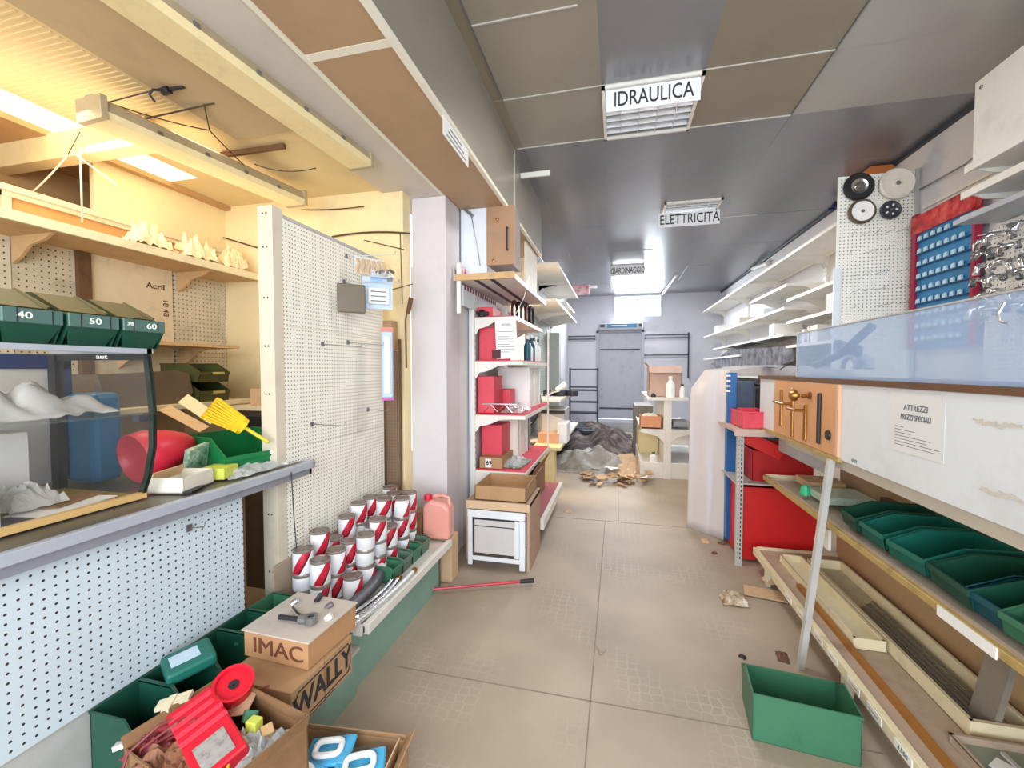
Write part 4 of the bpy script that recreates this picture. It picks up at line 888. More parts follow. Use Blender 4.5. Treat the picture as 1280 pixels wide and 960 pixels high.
# items on shelves
o = tag(MB().box(-1.09, 3.34, .59, -.9, 3.75, .68).build('carton', M_kraft, bevel=.003), 'kraft carton marked 69 on the lowest lined shelf', 'box')
MB().box(-1.04, 3.337, .6, -.99, 3.339, .67).build('label_card', M_paper, o)
text('number', '69', .05, M_ink, o, (-1.01, 3.336, .635), FC, 1, .0015)
tag(crumple('plastic_bag', (-.87, 3.6, .59), .16, .4, .05, M_film, None, 41, n=14), 'clear bag beside the carton marked 69', 'bag')
tag(MB().cbox((-.8, 3.55, .6), (.12, .32, .012), (0, 0, -.1)).build('leaflet', mat('green_grey_print', '#7d9488', .5, var=.5, vs=18, tint='#e0e6e0')), 'printed green-grey leaflet flat at the front of the lowest lined shelf', 'leaflet')
tag(MB().tube([(-1.06, 3.36, 1.05), (-1.0, 3.36, 1.11), (-.94, 3.36, 1.05), (-.88, 3.36, 1.11), (-.82, 3.36, 1.05)], .006, 6).box(-1.07, 3.35, 1.11, -.78, 3.45, 1.12).build('folding_rack', M_chr), 'zigzag chrome folding rack on the third shelf', 'rack')
tag(crumple('plastic_bag', (-.84, 3.6, 1.04), .18, .4, .06, M_film, None, 43, n=14), 'clear plastic bag on the third shelf beside the folding rack', 'bag')
for i in range(7):
    y = 3.86+i*.085; tag(MB().box(-1.08+.02*(i % 2), y, 1.04, -.78, y+.05, 1.41).build('folder', (M_paper, M_cream, M_bluew)[i % 3]), ('white boxed panel standing on the third shelf, number nearest the front', 'cream boxed panel second from the front on the third shelf', 'pale blue boxed panel third from the front on the third shelf', 'white boxed panel in the middle of the third shelf row', 'cream boxed panel fifth from the front on the third shelf', 'pale blue boxed panel sixth from the front on the third shelf', 'white boxed panel at the far end of the third shelf')[i].replace(', number nearest the front', ', nearest the front'), 'box', 'boxed panels on the third shelf')
for i in range(5):
    y = 3.72+i*.13; tag(MB().box(-1.08, y, .59, -.86, y+.07, .98).build('folder', (M_cream, M_paper, M_cream, M_paper, M_grym)[i]), ('cream tall panel box standing behind the carton marked 69', 'white tall panel box second in the lowest shelf row', 'cream tall panel box third in the lowest shelf row', 'white tall panel box fourth in the lowest shelf row', 'grey metal plate at the far end of the lowest shelf row')[i], 'box', 'tall boxes on the lowest lined shelf')
for i, (y, m_, h) in enumerate(((3.86, mat('teal_label', '#14586a', .4, var=.1), .2), (3.96, M_paper, .17), (4.06, mat('teal_label2', '#0e4a5a', .4, var=.1), .22), (4.16, M_paper, .2), (4.27, M_bluew, .22), (4.37, M_paper, .2))):
    r = thing('spray_bottle', ('teal bottle nearest the front on the second shelf', 'white bottle second from the front on the second shelf', 'dark teal bottle third on the second shelf', 'white bottle fourth on the second shelf', 'pale blue bottle fifth on the second shelf', 'white bottle at the far end of the second shelf')[i], 'bottle', (-.8, y, 1.47), 'bottles on the second shelf')
    MB().lathe([(.001, 0), (.032, 0), (.034, .01), (.034, h*.7), (.014, h*.85), (.012, h)], (-.8, y, 1.47), 16).build('bottle_body', m_, r, smooth=True)
    MB().lathe([(.015, h), (.015, h+.03), (.001, h+.032)], (-.8, y, 1.47), 12).build('cap', M_dk if i % 2 else M_paper, r)
# wall cupboard and red/white signs above
r = thing('wall_cupboard', 'brown wall cupboard door with a black handle beside a pale blue board', 'cupboard', (-.95, 3.3, 2.1))
MB().box(-1.16, 3.12, 2.06, -.955, 3.16, 2.598).build('side_board', M_bluew, r)
dd_ = MB().box(-.955, 3.11, 2.17, -.745, 3.14, 2.598).build('door', mat('brown_door', '#a88366', .55, var=.08, vs=3), r)
MB().box(-.95, 3.14, 2.17, -.76, 3.38, 2.598).build('body', mat('cupboard_side', '#8d8280', .6, var=.08), r)
MB().tube([(-.79, 3.1, 2.27), (-.79, 3.075, 2.27), (-.79, 3.075, 2.43), (-.79, 3.1, 2.43)], .006, 8).build('handle', M_dk, dd_)
MB().lathe([(.0, 0), (.01, 0), (.01, .012), (.001, .014)], (-.87, 3.11, 2.5), 10, axis='Y').lathe([(.0, 0), (.01, 0), (.01, .012), (.001, .014)], (-.9, 3.11, 2.2), 10, axis='Y').build('knob', M_brass, dd_)
tag(MB().box(-.86, 4.0, 2.15, -.84, 4.55, 2.598).build('cream_board', M_cream), 'cream board hanging below the ceiling soffit past the brown cupboard', 'board')
tag(MB().tube([A(588, 264, Y=3.1), A(592, 285, Y=3.1), A(597, 310, Y=3.1), A(600, 332, Y=3.1)], .003, 6).cbox(A(586, 266, Y=3.1), (.08, .02, .02), (0, .7, 0)).build('cable', M_grym), 'grey cable with clips running down the pale blue board', 'cable')
r = thing('tray_shelf', 'wide beige upper shelf over the red-lined unit', 'shelf', (-.9, 3.6, 2.04))
MB().box(-1.14, 2.95, 2.045, -.72, 4.3, 2.06).build('shelf_board', M_steel, r)
MB().box(-1.14, 2.93, 2.03, -.70, 2.95, 2.075).build('front_rail', M_wood, r)
MB().box(-.72, 2.951, 2.03, -.70, 4.3, 2.065).build('side_rail', M_steel, r)
mb = MB()
for x in (-1.02, -.9): mb.box(x, 3.0, 2.04, x+.03, 4.25, 2.0445)
mb.build('slot', M_dgrey, r)
MB().box(-1.13, 2.945, 1.8, -1.1, 2.965, 2.16).build('bracket', M_steel, r)
r = thing('banner', 'red and white striped banner strip on the wall above the unit', 'banner', (-1.1, 3.25, 1.85))
MB().box(-1.14, 3.0, 2.07, -1.12, 3.75, 2.15).build('upper_strip', mat('red_banner', '#c23a3a', .5, var=.5, vs=14, tint='#f0e8e6'), r)
mb = MB().box(-1.13, 3.05, 1.87, -1.115, 3.95, 2.02); mb.build('lower_sheet', M_bluew, r)
mb = MB()
for k in range(14): mb.prism([(-1.1135, 3.06+k*.063, 1.99), (-1.1135, 3.09+k*.063, 1.99), (-1.1135, 3.1+k*.063, 2.03), (-1.1135, 3.07+k*.063, 2.03)], (.001, 0, 0))
mb.build('printed_fringe', mat('pink_black_print', '#8a3048', .5, var=.4, vs=30), r)
tag(MB().lathe([(.001, 0), (.03, .0), (.034, .03), (.02, .055), (.001, .06)], (-1.06, 3.32, 1.815), 14).cbox((-1.03, 3.31, 1.84), (.05, .03, .03)).build('small_motor', M_blk), 'small black device on the top shelf of the red-lined unit', 'device')
for i in range(5):
    pts = [(-.95+.02*i, 3.85+.08*i, 1.83+.0*i)]
    c = Vector((-.9, 3.95+i*.1, 1.93)); pts = [c+Vector((.02*i-.04, .1*math.cos(t), .1*math.sin(t))) for t in [2*PI*q/18 for q in range(19)]]
    tag(MB().tube(pts, .014, 8).build('hose_coil', (mat('dark_red_hose', '#6a2532', .5, var=.2), M_blk, M_grym)[i % 3]), ('dark red hose coil nearest on the top shelf of the unit', 'black hose coil second on the top shelf of the unit', 'grey hose coil in the middle of the top shelf of the unit', 'dark red hose coil fourth on the top shelf of the unit', 'black hose coil farthest on the top shelf of the unit')[i], 'hose', 'hose coils on the top shelf')
tag(MB().tube([A(645, 392, Y=3.3), A(655, 372, Y=3.3), A(662, 345, Y=3.4)], .002, 5).build('cable', M_paper), 'thin white wire rising from the top shelf corner', 'cable')
# wooden cabinet at the front (low)
r = thing('low_cabinet', 'low wooden stand framed in white with a grey panel at the foot of the pillar', 'cabinet', (-.82, 3.0, 0))
X0, X1, Y0_ = -1.03, -.575, 2.86
MB().box(X0, Y0_, .05, X0+.02, 3.28, .47).box(X1-.02, Y0_, 0, X1, 3.28, .47).box(X0, Y0_, .45, X1, 3.28, .475).build('wooden_case', mat('case_wood', '#b49580', .65, var=.1), r)
MB().box(X0, Y0_-.004, .418, X1, Y0_+.006, .475).build('top_rail', mat('tan_rail', '#d2b391', .6, var=.07), r)
MB().box(X0+.01, Y0_-.012, .36, X1-.03, Y0_, .412).box(X0+.012, Y0_-.012, .02, X0+.045, Y0_, .36).box(X1-.07, Y0_-.012, .01, X1-.03, Y0_, .36).box(X0+.045, Y0_-.011, .055, X1-.07, Y0_, .085).box(X1-.105, Y0_-.01, .09, X1-.072, Y0_+.004, .35).build('white_frame', M_white, r, bevel=.002)
pn_ = MB().box(X0+.055, Y0_+.012, .1, X1-.11, Y0_+.018, .345).build('panel', mat('panel_grey', '#cdc8c6', .45, var=.04), r)
MB().box(X0+.055, Y0_+.008, .29, X1-.11, Y0_+.0115, .296).box(X0+.05, Y0_+.008, .338, X1-.11, Y0_+.01, .35).build('panel_groove', M_dk, pn_)
carton('cardboard_box', 'open brown carton lying on the white-framed stand below the lowest shelf', 'box', .37, .38, .10, (-.79, 3.07, .476), 0, M_kraft, (('x+', .1, 35),))
carton('cardboard_box', 'brown carton on the base shelf behind the white-framed stand', 'box', .36, .8, .26, (-.88, 3.85, .206), 0, M_kraftd, (('x+', .12, 25),))
# things past the unit, low
r = thing('floor_cabinet', 'pale yellow narrow stand with a flat top beyond the shelving unit', 'stand', (-.76, 5.1, 0))
MB().box(-.93, 5.05, .0, -.72, 5.25, .44).build('body', M_yelb, r, bevel=.004); MB().box(-.98, 5.0, .44, -.64, 5.6, .48).build('top', M_yelb, r, bevel=.004)
tag(MB().box(-.95, 5.25, .481, -.7, 5.5, .6).build('carton', mat('peach_card', '#cf9f80', .7, var=.12)), 'small orange-brown carton on the pale yellow stand', 'box')
tag(MB().box(-.72, 5.3, .481, -.6, 5.7, .72).build('metal_sheet', M_white), 'white metal sheet leaning on the pale yellow stand', 'panel')
r = thing('grey_appliance', 'grey-white metal appliance box on the shelf past the unit', 'appliance', (-.85, 6.0, .5))
MB().box(-1.05, 5.75, .5, -.68, 6.3, .86).build('body', M_steelg, r, bevel=.01); MB().box(-1.05, 5.74, .8, -.68, 5.748, .84).build('grille', M_dk, r)
MB().cbox((-.84, 5.74, .7), (.3, .01, .3), (R(-12), 0, R(4))).build('door', M_steel, r)
r = wall_shelving('shelving_unit', 'white upper and lower wall shelves beyond the red-lined unit on the left', -1.18, 1, 5.1, 7.9,
    [(2.67, .48, 5.15, 6.4), (2.67, .48, 6.42, 7.7), (2.22, .48, 5.05, 6.3), (2.22, .48, 6.35, 7.6), (1.02, .5, 5.3, 6.6), (.47, .52, 5.5, 7.6), (2.42, .42, 6.6, 7.8)], (5.15, 6.4, 7.6), upr=(0, 2.72), mats=M_steel)
M_pgp = mat('grey_green_panel', '#aab0aa', .6, var=.1, vs=4, peg=((0,1,1), .04, .005))
tag(MB().box(-1.17, 5.6, .5, -1.15, 8.4, 2.15).build('wall_pegboard', M_pgp), 'grey-green pegboard behind the shelves far down the left wall', 'pegboard')
tag(MB().box(-1.15, 7.2, .1, -.95, 7.4, 2.0).build('tall_cupboard', mat('grey_green_side', '#b3b8b4', .55, var=.06)), 'narrow grey-green upright end panel of the far left shelving', 'cupboard')
for i in range(3):
    c = Vector((-.95, 4.62+i*.07, 1.0)); tag(MB().tube([c+Vector((0, .0, .22*math.sin(t))) + Vector((.12*math.cos(t), 0, 0)) for t in [2*PI*q/20 for q in range(21)]], .012, 8).build('hose_coil', (M_blk, M_chr, M_grym)[i]), ('black hose ring hanging past the end of the unit', 'chrome hose ring behind the black one', 'grey hose ring farthest behind the black one')[i], 'hose', 'hose rings beyond the unit')
tag(MB().box(-1.18, 4.60, 1.21, -1.17, 4.80, 1.25).tube([(-1.175, 4.62, 1.225), (-.93, 4.62, 1.225)], .006, 6).tube([(-.93, 4.62, 1.225), (-.93, 4.78, 1.225)], .006, 6).build('hose_hanger', M_grym), 'grey wall hanger carrying the hose rings past the unit', 'hanger')
r = thing('chrome_tap', 'white and chrome tap lying on the shelf past the unit', 'tap', (-.78, 5.7, 1.03))
MB().tube([(-.92, 5.6, 1.04), (-.82, 5.62, 1.1), (-.74, 5.64, 1.12)], .018, 8).build('spout', M_chr, r); MB().tube([(-.78, 5.64, 1.12), (-.66, 5.68, 1.2)], .03, 8, r2=.045).build('head', M_paper, r)
for i in range(3): tag(MB().cbox((-.95+i*.14, 6.1, 1.06), (.12, .3, .08), (0, 0, i*.4)).build('dark_tray', M_dgrey, bevel=.01), ('dark metal tray on the left far shelf, wall side', 'dark metal tray on the left far shelf, middle', 'dark metal tray on the left far shelf, aisle side')[i], 'tray', 'dark trays on the far shelf')
tag(MB().box(-1.178, 7.85, 2.72, -.5, 7.87, 2.9).build('poster', mat('pink_red_poster', '#d9a6ac', .6, var=.5, vs=9, dark='#a02038', tint='#f0e4e4')), 'pink and red poster hung high at the end of the left wall shelves', 'poster')
# dark ladder shelf
r = thing('steel_rack', 'dark metal rack standing against the rear wall', 'rack', (-.7, 9.3, 0))
for x in (-1.0, -.42): MB().box(x, 9.2, .2, x+.035, 9.235, 1.42).build('post', M_dgrey, r)
for z in (1.38, 1.0, .93, .68, .45): MB().box(-1.0, 9.2, z, -.4, 9.5, z+.025).build('shelf', M_dgrey, r)
for i in range(3): tag(MB().cbox((-.75+.1*i, 8.6-.3*i, .24), (.3, .25, .08), (0, .05, i)).build('dark_scrap', M_dgrey, bevel=.01), ('dark scrap box at the foot of the metal rack, nearest the rack', 'dark scrap box on the floor before the metal rack, middle one', 'dark scrap box on the floor before the metal rack, nearest the blanket')[i], 'box', 'scrap boxes by the metal rack')
# clothes rails on the rear wall
for i, (x0, x1, z) in enumerate(((-1.15, -.52, 2.16), (-1.15, -.52, 2.09), (.6, 1.55, 2.16), (.6, 1.55, 2.09), (.6, 1.55, 1.7))):
    tag(MB().box(x0, 10.4, z, x1, 10.42, z+.025).box(x0, 10.42, z, x0+.02, 10.5, z+.02).box(x1-.02, 10.42, z, x1, 10.5, z+.02).build('wall_rail', M_dgrey), ('upper steel rail left of the rear door', 'lower steel rail left of the rear door', 'topmost steel rail right of the rear door', 'second steel rail right of the rear door', 'lowest steel rail right of the rear door')[i], 'rail', 'rails on the rear wall')
tag(MB().box(1.53, 10.4, 1.2, 1.56, 10.43, 2.22).build('rail_post', M_dgrey), 'vertical post at the right end of the rear wall rails', 'post')
r = thing('wall_fan_heater', 'blue and grey air unit mounted above the rear door', 'air unit', (.05, 10.35, 2.28))
MB().box(-.42, 10.3, 2.3, .55, 10.46, 2.46).build('casing', M_grey, r, bevel=.015); MB().box(-.25, 10.285, 2.35, .42, 10.3, 2.44).build('blue_front', mat('blue_front', '#2f6f98', .4, var=.25, vs=6), r)
MB().box(-.15, 10.28, 2.385, .2, 10.286, 2.405).build('label_strip', M_bluew, r); MB().box(-.4, 10.29, 2.36, -.3, 10.3, 2.43).box(.46, 10.29, 2.36, .53, 10.3, 2.43).build('vent', M_dgrey, r)

# debris heap
M_rug = mat('dark_rug', '#4a3c3a', .9, var=.35, vs=5, bump=.6, bs=18, tint='#8d8178')
def heap(name, label, cat, cx, cy, sx, sy, h, m, seed, n=34, kind=None):
    vs = []; 
    for j in range(n+1):
        for i in range(n+1):
            u, v = i/n*2-1, j/n*2-1; e = max(0, 1-(u*u+v*v))
            z = h*(e**.7)*(.7+.8*noise.noise(Vector((u*2.2+seed, v*2.2, 1))))+.05*h*abs(noise.noise(Vector((u*9, v*9, seed))))
            vs.append((cx+u*sx/2, cy+v*sy/2, max(.002, z)))
    fs = [(j*(n+1)+i, j*(n+1)+i+1, (j+1)*(n+1)+i+1, (j+1)*(n+1)+i) for j in range(n) for i in range(n)]
    return tag(MB().add(vs, fs).build(name, m, solid=.004), label, cat, kind=kind)
heap('crumpled_blanket', 'heap of dark crumpled blanket on the floor before the rear door', 'blanket', -.38, 8.0, 1.35, 3.2, .42, M_rug, 2)
heap('plastic_sheet_pile', 'greyish crumpled plastic sheet in front of the dark blanket heap', 'plastic sheet', -.38, 6.35, 1.15, 1.1, .26, mat('grey_sheet', '#9f9a92', .6, var=.2, vs=5, bump=.3), 5)
heap('cardboard_heap', 'flattened pinkish cardboard sloping down from the gondola base', 'cardboard', .15, 6.4, .5, 1.2, .18, M_kraftl, 8)
rd = random.Random(5)
for i in range(46):
    x = rd.uniform(-.5, .42); y = rd.gauss(5.55, .2)-x*.25
    w_, d_ = rd.uniform(.06, .2), rd.uniform(.05, .14)
    o = MB().prism([(-w_/2, -d_/2, 0), (w_*rd.uniform(.2, .5), -d_*.6, .01), (w_/2, d_*.3, rd.uniform(0, .02)), (0, d_/2, .004), (-w_*.4, d_*.3, rd.uniform(0, .03))], (0, 0, .003)).build('cardboard_scrap', rd.choice((M_kraftl, M_kraft, M_kraftl, M_paper, M_wood)))
    tag(o, 'torn %s scrap in the litter across the aisle' % ('white paper' if o.data.materials[0] == M_paper else 'brown cardboard' if o.data.materials[0] == M_kraft else 'wood-coloured cardboard' if o.data.materials[0] == M_wood else 'pale pinkish cardboard'), 'cardboard', 'cardboard scraps in the aisle')
    put(o, (x, y, .012+rd.uniform(0, .07)), (rd.uniform(-.35, .35), rd.uniform(-.3, .3), rd.uniform(0, 6)))
for i, (px_, py_, s_, m_, lb) in enumerate(((882, 677, .06, M_kraftl, 'small torn paper on the floor below the hanging plastic sheet'), (902, 680, .035, M_woodd, 'dark chip on the floor beside the torn paper'), (893, 692, .025, M_woodd, 'tiny dark chip on the floor nearer than the torn paper'), (978, 822, .05, M_woodd, 'dark leaf-like scrap on the floor by the prop stick'), (928, 822, .02, M_dk, 'tiny nail on the floor left of the green bin'), (710, 640, .05, M_kraftl, 'pale scrap on the floor by the shelving base'), (900, 597, .06, M_paper, 'white scrap beside the gondola base'))):
    p = A(px_, py_, Z=.0); o = tag(crumple('floor_scrap', (p.x, p.y, .002), s_, s_*1.6, .015, m_, None, 60+i, n=6, rot=i), lb, 'scrap')
p = A(917, 752, Z=0); tag(crumple('crumpled_leaf_paper', (p.x, p.y, .002), .14, .12, .06, mat('brown_white_paper', '#b79f86', .7, var=.45, vs=20, tint='#efe6da'), None, 71, n=10), 'crumpled brown and white paper on the floor in front of the right shelves', 'paper')
p = A(955, 745, Z=0); tag(MB().cbox((p.x+.05, p.y, .012), (.32, .12, .01), (0, 0, -.2)).build('flat_cardboard', M_kraftl), 'flat cardboard strip under the right low shelf end', 'cardboard')
p = A(967, 733, Z=0); tag(crumple('crumpled_leaf_paper', (p.x+.03, p.y+.02, .02), .16, .1, .05, M_kraftl, None, 73, n=10), 'crumpled tan paper lying on the flat cardboard strip', 'paper')
tag(MB().tube([A(746, 808, Z=.003), A(750, 818, Z=.003), A(757, 812, Z=.003)], .004, 5).build('floor_crack_plug', M_taupe), 'small grey plug in the floor joint', 'scrap')

# ================================================================== GONDOLA (centre right)
r = thing('gondola_shelf', 'white double-sided gondola end with cartons beyond the plastic sheet', 'shelving', (.6, 6.3, 0))
MB().box(.575, 5.75, 0, .665, 7.2, 1.0).build('centre_panel', M_steel, r)
MB().box(.37, 5.74, 1.0, .86, 7.2, 1.035).build('top_shelf', M_steel, r)
for s_ in (-1, 1):
    cx = .62; x1 = cx+s_*.33
    MB().box(cx+s_*.045, 5.78, .61, x1, 7.2, .625).box(x1-s_*.012, 5.78, .6, x1, 7.2, .64).build('shelf', M_steel, r)
    MB().prism([(cx+s_*.045, 5.76, .61), (x1, 5.76, .61), (x1, 5.76, .59), (cx+s_*.12, 5.76, .54), (cx+s_*.045, 5.76, .46)], (0, .012, 0)).build('bracket', M_steel, r)
    MB().box(cx+s_*.045, 5.77, 0, cx+s_*(.33 if s_ < 0 else .46), 7.2, .2).build('base', M_steel, r, bevel=.004)
r = carton('cardboard_box', 'tall open kraft carton on top of the gondola', 'box', .4, .42, .4, (.6, 6.15, 1.036), 0, mat('pinkish_card', '#c0a498', .8, var=.08), (('x-', .06, 40), ('y-', .1, 150)))
def bottle(label, c, rad, h, m, capm, group=None):
    r = thing('bottle', label, 'bottle', c, group); c = Vector(c)
    MB().lathe([(.001, 0), (rad, 0), (rad, h*.6), (rad*.45, h*.8), (rad*.4, h*.86)], c, 16).build('bottle_body', m, r, smooth=True)
    MB().lathe([(rad*.48, h*.86), (rad*.48, h), (.001, h)], c, 12).build('cap', capm, r); return r
bottle('white round-shouldered bottle in front of the carton on the gondola', (.66, 5.84, 1.036), .055, .27, M_paper, M_paper)
bottle('small white jar with a black top at the right end of the gondola', (.8, 5.84, 1.036), .034, .17, M_paper, M_dk)
bottle('tiny dark bottle on the left of the gondola top', (.45, 5.83, 1.036), .03, .05, M_dk, M_dk)
carton('cardboard_box', 'orange carton of white scraps on the left gondola shelf', 'box', .26, .3, .15, (.42, 5.96, .641), 0, mat('orange_card', '#d99871', .75, var=.06))
tag(crumple('paper_scraps', (.42, 5.96, .75), .22, .26, .07, M_paper, None, 81, n=10), 'white paper scraps heaped in the orange carton', 'paper')
tag(MB().cbox((.8, 6.0, .69), (.2, .25, .08)).build('grey_tray', M_grey, bevel=.01), 'grey tray on the right gondola shelf', 'tray')
bottle('white pot with a dark rim on the left gondola base', (.46, 5.83, .201), .05, .12, M_paper, M_gplug)
tag(MB().box(.3, 6.4, .2, .56, 7.15, .55).build('carton', M_yelb), 'pale yellow carton on the left gondola base', 'box')
tag(MB().box(.27, 7.3, 0, .56, 8.0, .8).build('grey_box', mat('grey_brown_box', '#8b857c', .7, var=.15)), 'grey-brown box on the floor behind the gondola', 'box')

# ================================================================== RIGHT WALL SHELVING (far)
W = 2.24
r = wall_shelving('wall_shelving', 'white wall shelving in the near bay beyond the wheel pegboard', W, -1, 4.3, 5.45,
    [(2.65, .44, 4.15, 5.48), (2.18, .40, 4.15, 5.48), (1.93, .40, 4.15, 5.48), (1.66, .40, 4.15, 5.48)], (5.46, 4.2), upr=(.1, 2.8), hh=.14, mats=M_steel)
r = wall_shelving('wall_shelving', 'long run of white wall shelves reaching the rear wall on the right', W, -1, 5.5, 10.3,
    [(2.65, .44, 5.5, 10.3), (2.36, .40, 5.5, 6.9), (2.10, .42, 5.5, 10.2), (1.80, .42, 5.5, 9.2), (1.62, .42, 7.3, 10.2), (1.3, .42, 6.2, 10.2)], (5.5, 6.9, 8.4, 10.1), upr=(.1, 2.8), hh=.14, mats=M_steel)
for i, (y, z, d, h, m_, lb) in enumerate(((4.8, 1.662, .3, .17, M_paper, 'white binder box on the near bay shelf of the right wall'), (4.95, 1.662, .12, .16, M_cream, 'cream slim box left of the binder box in the near bay'), (5.1, 1.662, .1, .15, M_paper, 'white slim box in the near bay of the right wall'), (5.22, 1.662, .08, .13, M_white, 'off-white slim box farthest in the near bay'), (4.5, 1.932, .2, .16, M_steelg, 'grey box on the upper near bay shelf'), (6.0, 1.802, .3, .16, M_paper, 'white labelled carton on the long right wall shelf'), (7.6, 2.102, .5, .12, M_cream, 'cream carton on the upper long right shelf'), (9.2, 2.102, .3, .15, M_paper, 'white carton near the rear wall on the right shelf'), (6.4, 2.102, .6, .1, M_bluew, 'pale flat carton on the second long right shelf'))):
    o = tag(MB().box(W-.36, y, z, W-.05, y+d*.6, z+h).build('carton', m_, bevel=.002), lb, 'box', 'cartons on the right wall shelves')
# dark sloping plastic-wrapped bundle
tag(MB().prism([A(888, 455, X=1.85), A(910, 437, X=1.85), A(990, 432, X=1.85), A(992, 452, X=1.85), A(960, 462, X=1.85), A(905, 470, X=1.85)], (.3, 0, 0)).build('wrapped_bundle', mat('dark_film', '#6f6d73', .25, .3, var=.4, vs=7, tint='#a9a8ae'), bevel=.01), 'grey film-wrapped bundle lying on the shelf above the plastic sheet', 'bundle')
tag(MB().lathe([(.001, 0), (.03, 0), (.03, .06), (.001, .07)], A(980, 463, X=1.5)-Vector((0, 0, .03)), 12).build('black_knob', M_blk), 'small black knob below the wrapped bundle', 'knob')
tag(MB().prism([A(885, 470, X=1.2), A(905, 458, X=1.2), A(950, 457, X=1.2), A(990, 466, X=1.2), A(990, 470, X=1.2)], (.4, 0, -.0)).build('grey_cover', M_grey), 'grey cover sheet over the crates right of the plastic sheet', 'cover')
tag(MB().box(W-.5, 6.2, .0, W-.06, 9.5, 1.15).build('dark_crates', mat('dark_blue_crates', '#2b2e3b', .6, var=.2)), 'dark crates stored low against the right wall behind the gondola', 'crates')
# security camera / device
r = thing('spotlight', 'white tubular spotlight on the right wall above the far shelves', 'spotlight', A(945, 333, X=2.2))
MB().tube([A(941, 336, X=2.2), A(960, 329, X=2.2)], .035, 10).build('body', M_steel, r); MB().tube([A(939, 337, X=2.2), A(941, 336, X=2.2)], .03, 10).build('lens', M_dk, r)
p = A(1046, 257, X=2.15); tag(MB().cbox(p, (.08, .05, .05), (0, .5, 0)).cbox(p-Vector((.05, 0, .03)), (.05, .03, .02)).build('dark_bracket', M_blued), 'dark blue bracket on the right wall beside the wheel pegboard', 'bracket')

# wheel pegboard
r = thing('wheel_pegboard', 'white pegboard panel jutting from the right wall and carrying four wheels', 'pegboard', (1.95, 4.0, 1.2))
MB().box(1.69, 4.0, 1.2, 2.2, 4.012, 2.92).build('pegboard', M_pegW, r)
MB().box(2.2, 3.99, 1.2, 2.225, 4.03, 2.93).build('edge_post', M_steelg, r)
MB().box(1.67, 3.985, 1.2, 1.715, 4.0, 2.2).build('side_strip', M_bluew, r)
def wheel(label, cx, cy, rad, tire, hub, hubr, spokes=0):
    r = thing('caster_wheel', label, 'wheel', group='wheels on the pegboard')
    t = rad*.3
    MB().lathe([(rad*hubr, -t*.5), (rad*.9, -t*.55), (rad, -t*.2), (rad, t*.2), (rad*.9, t*.55), (rad*hubr, t*.5)], n=32, axis='Y').build('tyre', tire, r, smooth=True)
    MB().lathe([(.001, -t*.2), (rad*.3, -t*.2), (rad*(hubr-.1), -t*.05), (rad*hubr, -t*.5), (rad*hubr, t*.5), (rad*(hubr-.1), t*.3), (rad*.3, t*.3), (rad*.25, t*.45), (.001, t*.45)], n=32, axis='Y').build('rim', hub, r, smooth=True); rm_ = [c for c in r.children][-1]
    MB().lathe([(.001, t*.7), (rad*.1, t*.68), (rad*.14, t*.5), (rad*.14, t*.3)], n=16, axis='Y').build('hub', M_grym, r, smooth=True)
    if spokes:
        mb = MB()
        for k in range(spokes): a = 2*PI*k/spokes; mb.cbox((rad*.5*math.cos(a), -t*.42, rad*.5*math.sin(a)), (rad*.24, .006, rad*.16), (0, -a, 0))
        mb.build('rim_hole', M_paper, rm_)
    r.location = (cx, cy, 0); return r
wd = [(1074, 233, .105, M_blk, M_chr, .55, 0, 'black rubber wheel with a silver rim at the top left of the pegboard'), (1122, 229, .118, M_cream, M_cream, .9, 0, 'large cream plastic wheel at the top right of the pegboard'), (1078, 264, .095, M_tub, M_paper, .8, 0, 'white disc wheel with a brown tyre at the lower left of the pegboard'), (1114, 262, .07, M_dgrey, M_dgrey, .85, 5, 'small dark grey wheel at the lower right of the pegboard')]
for x, y, rad, t_, h_, hr, sp_, lb in wd:
    p = A(x, y, Y=3.96); o = wheel(lb, p.x, 3.96, rad, t_, h_, hr, sp_); o.location = (p.x, 3.965, p.z)
HW = 'bare wire hooks on the wheel pegboard'
rh = random.Random(3)
hb = MB().tube([(0, 0, 0), (0, -.04, -.002), (0, -.1, 0), (0, -.106, .012)], .0018, 5).build('peg_hook', M_grym)
for v in hb.data.vertices: v.co += hb.location
hb.location = (0, 0, 0); tag(hb, '', 'hook', HW); first = True
rown = ['top', 'second', 'third', 'fourth', 'lowest']; coln = ['first', 'second', 'third', 'fourth', 'fifth', 'sixth']
for ri, py_ in enumerate((295, 318, 345, 365, 385)):
    for ci in range(6):
        p = A(1065+ci*14, py_-(ci*1.3), Y=3.995); o = hb if first else hb.copy()
        if not first: col.objects.link(o)
        first = False; o.location = (p.x, 3.998, p.z); o.rotation_euler = (0, 0, rh.uniform(-.5, .5)); o['label'] = 'bare wire hook, %s from the left in the %s hook row of the wheel pegboard' % (coln[ci], rown[ri])

